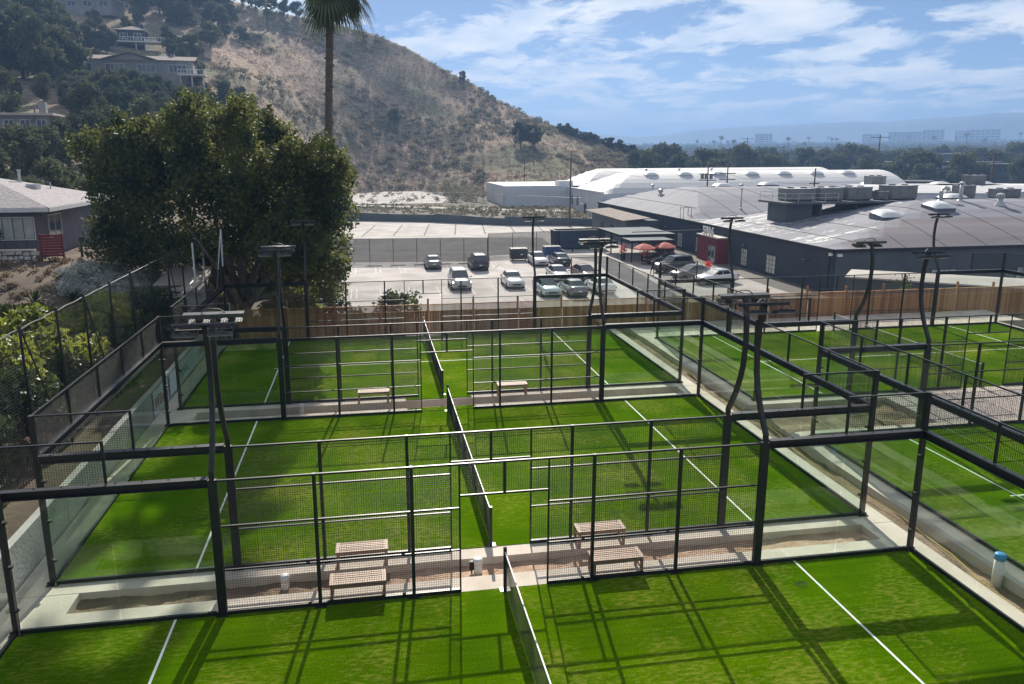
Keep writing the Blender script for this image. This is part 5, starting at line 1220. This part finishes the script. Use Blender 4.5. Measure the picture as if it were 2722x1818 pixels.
# ------------------------------------------------------------------ grey house on the bank
def hip_roof(x0, x1, y0, y1, ze, zr, th=.14, ridge='x'):
    b = MB(); w = (y1 - y0) / 2 if ridge == 'x' else (x1 - x0) / 2
    if ridge == 'x': r1, r2 = (x0 + w, (y0 + y1) / 2, zr), (x1 - w, (y0 + y1) / 2, zr)
    else: r1, r2 = ((x0 + x1) / 2, y0 + w, zr), ((x0 + x1) / 2, y1 - w, zr)
    V = [(x0, y0, ze), (x1, y0, ze), (x1, y1, ze), (x0, y1, ze), r1, r2] + [(x0, y0, ze - th), (x1, y0, ze - th), (x1, y1, ze - th), (x0, y1, ze - th)]
    Fq = [(0, 1, 5, 4), (1, 2, 5), (2, 3, 4, 5), (3, 0, 4)] if ridge == 'x' else [(0, 1, 4), (1, 2, 5, 4), (2, 3, 5), (3, 0, 4, 5)]
    return b.add(V, Fq + [(0, 6, 7, 1), (1, 7, 8, 2), (2, 8, 9, 3), (3, 9, 6, 0), (9, 8, 7, 6)])
hs = thing('house', 'single storey grey house with shingle hip roof on the left bank', 'house', (-.45, 0, .6))
part('wall', MB().box(-37, -22.6, 34.2, 45.6, 2.4, 5.55), 'housegrey', hs)
for q in range(24): part('batten', MB().box(-37 + q * .6, -36.95 + q * .6, 34.16, 34.198, 2.6, 5.5), 'housegrey', hs)
rf = part('roof', hip_roof(-37.7, -21.9, 33.5, 46.3, 5.72, 7.55), 'shingle', hs)
part('fascia', MB().box(-37.75, -21.86, 33.44, 33.498, 5.44, 5.70).box(-21.898, -21.84, 33.44, 46.35, 5.44, 5.70), 'white', rf)
part('vent_pipe', MB().lathe([(.1, 0), (.1, 1.1), (.14, 1.1), (.14, 1.22)], 8, (-26.6, 41.2, 6.7)), 'metal', rf); part('vent_pipe', MB().lathe([(.05, 0), (.05, .6)], 8, (-24.8, 41.6, 6.4)), 'metal', rf); part('roof_hatch', MB().box(-25.6, -24.9, 39.6, 40.3, 6.6, 6.95), 'metal', rf); part('vent_cap', MB().box(-24.9, -24.6, 37, 37.3, 6.3, 6.5), 'metal', rf)
gridwin(hs, -24.5, 34.19, 3.7, 2.7, 1.35, 'y', 2, 1, 'panelit', 'white'); wq = gridwin(hs, -22.59, 35.9, 3.75, 1.9, 1.35, 'x', 2, 1, 'pane', 'white'); wq.rotation_euler = (0, 0, math.pi / 2)
wv = gridwin(hs, -22.59, 44.2, 4.0, 1.6, 1.2, 'x', 2, 1, 'pane', 'white'); wv.rotation_euler = (0, 0, math.pi / 2)
gt = thing('gate', 'dark red slatted wooden gate beside the grey house', 'gate', (-21.8, 31.9, .35))
for q in range(8): part('slat', MB().box(-.6, .6, -.03, .03, 3.1 + q * .17, 3.24 + q * .17), 'wallred', gt)
for s in (-.62, .62): part('post', MB().box(s - .05, s + .05, -.05, .05, 2.8, 4.5), 'wallred', gt)
st = thing('stone_wall', 'low stone wall of irregular pale stones below the house window', 'wall', (-26.0, 31.6, .35))
part('core', MB().box(-3.6, 3.3, -.12, .12, 2.6, 3.52), 'mortar', st)
g = random.Random(5); xq = -3.55
for row in range(3):
    xq = -3.55 - g.uniform(0, .3)
    while xq < 3.2:
        w = g.uniform(.25, .75); z0 = 2.72 + row * .27 + g.uniform(-.05, .05); d = g.uniform(.0, .04)
        P = [(xq + g.uniform(.0, .06), z0 + g.uniform(0, .05)), (xq + w - g.uniform(.02, .08), z0 + g.uniform(0, .05)), (xq + w - .03, z0 + .22 + g.uniform(-.04, .02)), (xq + w * .5, z0 + .25), (xq + .02, z0 + .22 + g.uniform(-.05, .02))]
        part('stone', MB().extr(P, -.17 - d, -.125), 'stone', st); xq += w
part('cap', MB().box(-3.65, 3.35, -.2, .2, 3.52, 3.6), 'conc', st)
for i, y in enumerate((33.2, 35.6, 38.5)): tag(part('fence_post', MB().box(-.06, .06, -.06, .06, 0, 1.6), 'black', None, False, (-20.6, y, 2.9)), 'dark wooden post beside the grey house wall, %s' % ('front one', 'middle one', 'rear one')[i], 'post', 'posts beside the house')
gs = thing('garage', 'small white garage roof between the vine and large tree', 'garage', (0, 0, 0))
part('roof', MB().add([(-14.8, 26.5, 2.3), (-11.9, 26.2, 2.0), (-12.1, 29.5, 2.9), (-14.2, 29.8, 3.2), (-14.8, 26.5, 2.15), (-11.9, 26.2, 1.85), (-12.1, 29.5, 2.75), (-14.2, 29.8, 3.05)], [(0, 1, 2, 3), (7, 6, 5, 4), (0, 4, 5, 1), (1, 5, 6, 2), (2, 6, 7, 3), (3, 7, 4, 0)]), 'beige', gs)
part('wall', MB().box(-14.5, -12.1, 26.7, 29.3, -1, 1.85), 'white', gs)

# ------------------------------------------------------------------ houses on the hill
def hill_house(az, D, w, d, h, rz, lab, wm, rm_, roof='hip', nwin=3, dz=0.0, deck=None, wpm='pane'):
    p = polar(az, D); z = hill_z(az, D) + dz; t = thing('house', lab, 'house', (p.x, p.y, z), rz, 'houses on the hillside')
    part('wall', MB().box(-w / 2, w / 2, -d / 2, d / 2, -2, h), wm, t)
    if roof == 'hip': r_ = part('roof', hip_roof(-w / 2 - .6, w / 2 + .6, -d / 2 - .6, d / 2 + .6, h + .15, h + 1.7), rm_, t)
    elif roof == 'gable':
        r_ = part('roof', MB().extr([(-w * .22, h), (0, h + 1.7), (w * .22, h), (w * .22, h + .25), (0, h + 1.95), (-w * .22, h + .25)], -d / 2 - .8, d / 2).extr([(-d / 2 - .5, h), (0, h + 1.4), (d / 2 + .5, h), (d / 2 + .5, h + .2), (0, h + 1.6), (-d / 2 - .5, h + .2)], -w / 2 - .6, w / 2 + .6, 'x'), rm_, t)
        part('gable_wall', MB().extr([(-w * .2, h - .1), (w * .2, h - .1), (0, h + 1.6)], -d / 2 - .3, -d / 2 - .15), wm, t)
    else: r_ = part('roof', MB().box(-w / 2 - .8, w / 2 + .8, -d / 2 - .8, d / 2 + .6, h, h + .35), rm_, t)
    part('chimney', MB().box(w * .3, w * .3 + 1.0, -.2, .8, h, h + 2.2), wm, r_)
    for i in range(nwin):
        ww_ = w / nwin * .55; gridwin(t, -w / 2 + w * (i + .5) / nwin, -d / 2 - .02, h * .25, ww_, h * .5, 'y', 2 if ww_ < 3 else 4, 1, wpm, 'white')
    if deck:
        dx, dw, dd, dh = deck; k_ = part('deck', MB().box(dx - dw / 2, dx + dw / 2, -d / 2 - dd, -d / 2, dh - .3, dh), 'white', t)
        rl = MB()
        for q in range(int(dw / .7) + 1): x = dx - dw / 2 + q * .7; rl.box(x - .04, x + .04, -d / 2 - dd, -d / 2 - dd + .08, dh, dh + 1.0)
        rl.box(dx - dw / 2, dx + dw / 2, -d / 2 - dd - .02, -d / 2 - dd + .1, dh + .95, dh + 1.05); part('railing', rl, 'white', k_)
        for q in range(3): x = dx - dw / 2 + .5 + q * (dw - 1) / 2; part('deck_post', MB().box(x - .15, x + .15, -d / 2 - dd + .2, -d / 2 - dd + .5, dh - 6, dh - .3), 'beige', k_)
    return t
hill_house(-15.5, 200, 27, 9, 3.3, .10, 'pale ranch house with gabled brown roof above the dark hedge bank', 'housedim', 'shinglebrown', 'gable', 4, .2, (13.5, 6, 4, .2))
hill_house(-18.0, 285, 20, 9, 3.0, -.12, 'low house with long pale roof and bright blue windows on hill', 'housedim', 'beige', 'flat', 4, 0.3)
hill_house(-15.4, 243, 7, 7, 3.0, .1, 'dark house with white railed deck projecting over the hill', 'wallgrey', 'shinglebrown', 'hip', 2, 1.0, (2, 15, 5, -.4))
hill_house(-20.9, 322, 30, 10, 5.0, -.05, 'tall brown house with bright chimney at the upper left corner', 'shinglebrown', 'shinglebrown', 'flat', 3, 0.5)
hill_house(-18.2, 312, 11, 8, 3.0, .0, 'small house with light gable just below the tall brown house', 'housegrey', 'shinglebrown', 'gable', 2, .5)
hill_house(-22.7, 138, 11, 7, 2.8, .1, 'pale flat roofed house at the left edge, half way up', 'housedim', 'beige', 'flat', 5, -.3)
power_pole(-52.0, 108, 8.0, 9.0, 'pole with grey transformer box beside the white flat house', ((.5, 1.6),), .16, 1)

# ------------------------------------------------------------------ hillside vegetation
tree_meshes = []
for s_ in range(5):
    g = random.Random(300 + s_); L = []
    for i in range(26):
        a = g.uniform(0, 6.28); u = math.sqrt(g.random()); z = g.uniform(2.2, 7.0); q = math.sin(min(1, (z - 1.2) / 6.2) * math.pi) ** .6; r_ = g.uniform(.7, 1.4); L.append((u * 2.8 * q * math.cos(a), u * 2.8 * q * math.sin(a), z, r_, r_, r_ * .9))
    crown = leaves('crown', L, 3400, .52, 'leaffar', 310 + s_, shell=.35); tb = MB().tube([(0, 0, -1), (.1, 0, 2), (0, .1, 4.5)], [.3, .22, .1], 7).tube([(.1, 0, 1.6), (1.2, .4, 3.8)], [.14, .05], 5).tube([(.1, 0, 1.8), (-1.1, -.5, 4)], [.14, .05], 5)
    tree_meshes.append((crown, tb.mesh('trunk', 'bark', True)))
def tree(p, s, lab, group, kind=0, sz=None):
    t = thing('tree', lab, 'tree', p, rg.uniform(0, 6.28), group); t.scale = (s, s, sz or s * rg.uniform(.85, 1.15))
    obj('crown', tree_meshes[kind % 5][0], t); obj('trunk', tree_meshes[kind % 5][1], t); return t
HL = 'dark leafy tree in the dense growth around the hillside houses'
# (azimuth, fraction up the slope, size)
for i, (a, s_, k_) in enumerate([(-23, .10, 1.0), (-21.5, .12, 1.0), (-20, .13, 1.0), (-18.6, .14, 1.0), (-17, .15, 1.0), (-15.2, .16, 1.0), (-13.6, .17, 1.0), (-12.2, .18, 1.0),
        (-22.8, .38, 1.6), (-22.0, .40, 1.7), (-21.2, .37, 1.6), (-20.4, .42, 1.7), (-19.6, .40, 1.5), (-21.6, .50, 1.8), (-22.9, .52, 1.8), (-20.6, .54, 1.8), (-19.7, .50, 1.5), (-22.2, .62, 1.7), (-21.0, .64, 1.6), (-19.9, .62, 1.5), (-23.2, .68, 1.7),
        (-17.6, .545, .95), (-17.0, .555, .9), (-18.3, .55, 1.0), (-12.2, .50, .8), (-11.6, .47, .8), (-11.8, .58, 1.0), (-12.6, .60, .8), (-17.6, .66, .8),
        (-14.8, .74, 1.3), (-13.6, .78, 1.5), (-12.4, .76, 1.4), (-15.6, .80, 1.4), (-16.4, .82, 1.5), (-14.4, .88, 1.8), (-12.8, .9, 1.7), (-11.2, .84, 1.5), (-10.2, .9, 1.6), (-16.6, .95, 2.0), (-15.0, .98, 2.0), (-13.4, .98, 1.9), (-11.8, .97, 1.9), (-10.4, .98, 1.8), (-9.2, .96, 1.7), (-8.2, .975, 1.4), (-7.3, .985, 1.2), (-6.4, .985, 1.1), (-5.4, .99, 1.0), (-4.6, .99, .9), (-17.6, .9, 1.6), (-19.0, .97, 1.8), (-20.6, .99, 1.9), (-22.4, .99, 1.9), (-9.0, .82, 1.1), (-8.4, .74, .9)]):
    tree(hillpt(a, s_, -.4), k_, HL, 'trees around the hillside houses', i)
keep = [(-19.4, -11.8, .34, .47), (-17.8, -13.2, .47, .60), (-20.2, -16.0, .62, .76), (-23.6, -18.6, .76, .91), (-19.4, -17.0, .74, .86)]
k_ = 0
while k_ < 95:
    a = rg.uniform(-23.6, -8.6); s_ = rg.uniform(.2, 1.0); k_ += 1
    if any(q[0] < a < q[1] and q[2] - .06 < s_ < q[3] for q in keep) or (a > -12.5 and s_ < .62 and rg.random() < .75): continue
    tree(hillpt(a, s_, -.4), rg.uniform(.55, 1.15), HL, 'trees around the hillside houses', k_)
# dense hedge bank below the ranch house
for i in range(66):
    a = -19.6 + (i % 22) * .40 + .13 * (i // 22); tree(hillpt(a, (.35, .305, .265)[i // 22] + .012 * math.sin(i * 1.7), -1.2), .72 + .14 * math.sin(i * 2.3) ** 2, 'dark tree in the thick row below the pale ranch house', 'tree row below the ranch house', i)
for i, (x, y, s_, lab) in enumerate([(-33, 62, .85, 'bright topped rounded tree behind the roof of grey house'), (-27, 58, .75, 'rounded green tree right of the grey house roof'), (-40, 66, .9, 'brownish green tree behind the left of grey house'), (-31, 52, .62, 'dark hedge like tree directly behind grey house roof'), (-36, 53, .62, 'dark hedge like tree behind the house chimney pipe'), (-26, 51, .6, 'dark tree at the right rear corner of grey house'), (-22, 52, .7, 'dark tree between grey house and huge tree')]):
    tree(Vector((x, y, bank_z(max(-74, x), y) - .4)), s_, lab, 'trees behind the grey house', i)
pp = hillpt(-6.6, .86); palm(pp.x, pp.y, pp.z, 9.5, 'small palm silhouetted near the hill crest left of tall palm', (0, 0), 3.2, 22, .3, 9)
for i, (a, s_, k_, lab) in enumerate([(2.2, .44, .8, 'rounded dark bush alone on the dry slope right of tall palm'), (12.6, .55, 1.1, 'large dark bush half way up the right part of hill'), (11.7, .5, 1.0, 'dark bush left of the large one on right part of hill'), (7.3, .97, .55, 'lone small bush on the hill skyline')]):
    tree(hillpt(a, s_, -.6), k_, lab, 'lone bushes on the dry hill', i)
for i in range(20):
    a = 14.6 + i * .32; tree(hillpt(a, .96, -1.0), .45 + .18 * ((i * 7) % 5) / 4, 'dark tree in the row along the low right shoulder of hill', 'trees on the low hill shoulder', i)
# scrub over the dry slope (uncountable)
g = np.random.default_rng(77); L = []
for i in range(2600):
    a = g.uniform(-12, 22); s_ = g.random() ** .8; p = hillpt(a, s_)
    if nz3(p.x * .03, p.y * .03, 2) + .25 * nz3(p.x * .1, p.y * .1, 6) < (-.05 if s_ > .12 else -.4): continue
    r_ = g.uniform(.5, 1.5); L.append((p.x, p.y, p.z + r_ * .25, r_ * 1.2, r_ * 1.2, r_ * .75))
o = obj('hill_scrub', leaves('hill_scrub', L, 62000, .7, 'scrub', 78, shell=.3)); tag(o, 'dull green scrub covering much of the dry hillside', 'scrub', None, 'stuff')
L = []
for i in range(5200):
    a = g.uniform(-12, 21); s_ = g.random(); p = hillpt(a, s_); L.append((p.x, p.y, p.z + .1, 1.3, 1.3, .5))
o = obj('dry_grass', leaves('dry_grass', L, 60000, .75, 'leafdry', 79, shell=.2, aspect=.22, up=.9)); tag(o, 'dry brown grass tufts over the hillside', 'dry grass', None, 'stuff')
L = []
for i in range(620):
    x = g.uniform(-22, 38); yw = np.interp(x, [p[0] for p in WP], [p[1] for p in WP]); y = yw + g.uniform(.5, 20); L.append((x, y, -2.0 + (y - yw) * .03, g.uniform(.4, .9), g.uniform(.4, .9), .5))
for i in range(60): L.append((g.uniform(-16, 14), g.uniform(154, 214), -1.2, .8, .8, .6))
for i in range(60): L.append((g.uniform(16, 26), g.uniform(150, 205), g.uniform(-1.4, .8), 1.3, 1.3, 1.0))
o = obj('dry_weeds', leaves('dry_weeds', L, 20000, .42, 'scrub', 81, shell=.2)); tag(o, 'dry weeds on the slope above the retaining wall', 'weeds', None, 'stuff')

L = []
for i in range(130):
    x = g.uniform(-25, -14.8); y = g.uniform(19.5, 31.5); L.append((x, y, bank_z(x, y) + .1, .3, .3, g.uniform(.12, .3)))
o = obj('mulch_plants', leaves('mulch_plants', L, 5200, .17, 'leafdry', 83, shell=.2)); tag(o, 'dry low plants scattered over the mulch slope below the house', 'plants', None, 'stuff')

# ------------------------------------------------------------------ trees and buildings of the city
for i in range(24):
    a = 20.3 + (i % 12) * .62 + rg.uniform(-.2, .2); D = 255 + 30 * (i // 12) + rg.uniform(0, 22); s_ = (1.9 + .5 * math.sin(i * 1.3) if a < 26.4 else 1.2) * (.9 if i < 12 else 1.05)
    tree(polar(a, D, ZL - 1), s_ * .92, 'tall dark tree in the clump behind the white arched roofs', 'tree clump behind the white warehouse', i, s_ * (.95 if a < 24 else .82))
for i in range(110):
    a = rg.uniform(26, 47); D = rg.uniform(300, 620); tree(polar(a, D, far_z(D) - 1), rg.uniform(1.3, 2.1), 'city tree in the green belt beyond the warehouses', 'city trees beyond the warehouses', i)
g = np.random.default_rng(91); L = []
for i in range(2600):
    a = g.uniform(17, 49); D = 480 * math.exp(g.random() * 1.75); z = far_z(D) if D < 5000 else far_z(5000); s_ = g.uniform(2.6, 6.0) * (1 + D / 4200); p = polar(a, D); L.append((p.x, p.y, z + s_ * .55, s_ * 1.25, s_ * 1.25, s_ * g.uniform(.6, 1.05)))
o = obj('distant_trees', leaves('distant_trees', L, 70000, 4.6, 'leaffar', 92, shell=.3, aspect=.8)); tag(o, 'mass of distant city trees running to the mountains', 'trees', None, 'stuff')
for i in range(18):
    a = rg.uniform(24, 46); D = rg.uniform(900, 2000); p = polar(a, D, far_z(D)); h = rg.uniform(13, 24)
    t = thing('palm_tree', 'distant thin palm standing above the far city trees', 'palm tree', p, 0, 'distant skyline palms'); part('trunk', MB().tube([(0, 0, 0), (0, 0, h)], .45, 5), 'palmbark', t)
    obj('crown', leaves('crown', [(0, 0, h + .5, 3.2, 3.2, 2.2)], 60, 2.6, 'leaffar', i, aspect=.3), t)
def block(a, D, w, d, h, lab, m='city', floors=0, z0=None, winm='pane', rz=None):
    p = polar(a, D); z = far_z(D) if z0 is None else z0; t = thing('building', lab, 'building', (p.x, p.y, z - 1), -R(a) if rz is None else rz, 'city buildings')
    part('wall', MB().box(-w / 2, w / 2, -d / 2, d / 2, 0, h + 1), m, t); part('roof', MB().box(-w / 2 - .3, w / 2 + .3, -d / 2 - .3, d / 2 + .3, h + 1, h + 1.5), 'roofwhite' if m == 'city' else 'citydark', t)
    for f_ in range(floors):
        zf = 1.2 + (h - .4) * f_ / floors; n = max(3, int(w / (h / floors * 1.3)));  n = min(n, 12)
        for q in range(n): x = -w / 2 + w * (q + .5) / n; part('window', MB().box(x - w / n * .36, x + w / n * .36, -d / 2 - .15, -d / 2 + .1, zf + (h / floors) * .25, zf + (h / floors) * .72), winm, t)
block(40.2, 360, 40, 22, 8.5, 'dark three storey parking structure among trees at right', 'citydark', 3, None, 'city')
block(44.6, 345, 34, 20, 8.0, 'dark long office building at the right edge', 'citydark', 3)
block(41.4, 620, 46, 20, 13, 'white two storey building among trees at right', 'city', 2)
block(38.4, 640, 70, 16, 7, 'long low pale building left of the white one', 'city', 1)
block(33.0, 700, 60, 20, 8, 'pale low building deep among the city trees, centre', 'city', 1)
block(34.3, 210, 16, 8, 5, 'small grey hut with pale roof right of the white arch', 'citydark', 1)
block(36.8, 240, 26, 10, 4.6, 'low dark shop row behind the hut', 'citydark', 1)
block(27.8, 420, 50, 14, 6.5, 'low pale building behind the transformer poles', 'city', 1)
block(29.2, 2100, 42, 40, 33, 'hazy far tower standing alone at left of skyline', 'city', 6)
block(38.0, 2300, 77, 50, 34, 'hazy far office tower, widest in the distant cluster', 'city', 5)
block(39.6, 2300, 49, 50, 38, 'hazy far tower right of the widest one', 'city', 6)
block(41.3, 2400, 42, 50, 35, 'hazy far slim tower in the right cluster', 'city', 6)
block(42.3, 2400, 77, 50, 38, 'hazy far broad tower at the right of skyline', 'city', 5)
block(36.0, 2300, 42, 50, 30, 'hazy far short tower before the mountains', 'city', 5)
for i in range(30):
    a = 25 + (i * 7.3) % 21.5; D = 470 + 95 * (i % 11) + rg.uniform(0, 60); w = rg.uniform(14, 46); h = rg.uniform(6, 11); p = polar(a, D)
    t = thing('building', 'low pale building half hidden among the distant city trees', 'building', (p.x, p.y, far_z(D)), -R(a) + rg.uniform(-.5, .5), 'low city buildings among the trees')
    part('wall', MB().box(-w / 2, w / 2, -8, 8, -1, h), ('city', 'beige', 'citydark')[i % 3], t); part('roof', MB().box(-w / 2 - .4, w / 2 + .4, -8.4, 8.4, h, h + .5), ('roofwhite', 'shinglebrown', 'roofwhite')[i % 3], t)
# low white roofs just past the grey warehouse on the right
for i, (a, D, w, lab) in enumerate(((38.6, 128, 15, 'low white roof just beyond the grey ridge, left one'), (41.0, 134, 13, 'low white roof just beyond the grey ridge, middle one'), (43.6, 138, 18, 'low white roof just beyond the grey ridge, right one'))):
    p = polar(a, D, ZL); t = thing('building', lab, 'building', p, -.35, 'low white roofed buildings'); part('wall', MB().box(-w / 2, w / 2, -6, 6, 0, 7.2), 'wallwhite', t); part('roof', MB().extr([(-6.3, 7.2), (6.3, 7.2), (3, 8.0), (-3, 8.0)], -w / 2 - .3, w / 2 + .3, 'x'), 'roofwhite', t)

# ------------------------------------------------------------------ haze: one closed box of pale air round everything
hz = MB().box(-5100, 5100, -5100, 5100, -60, 190).mesh('haze', 'white'); hz.materials.clear()
hm = bpy.data.materials.new('haze_air'); hm.use_nodes = True; t = hm.node_tree; t.nodes.clear(); o_ = N('ShaderNodeOutputMaterial', t); pv = N('ShaderNodeVolumePrincipled', t)
pv.inputs['Color'].default_value = (0.24, 0.40, 0.70, 1); pv.inputs['Density'].default_value = 0.0005; pv.inputs['Anisotropy'].default_value = 0.25
t.links.new(pv.outputs[0], o_.inputs['Volume']); hz.materials.append(hm)
tag(obj('haze', hz), 'pale blue haze in the air over the valley', 'haze', None, 'stuff')
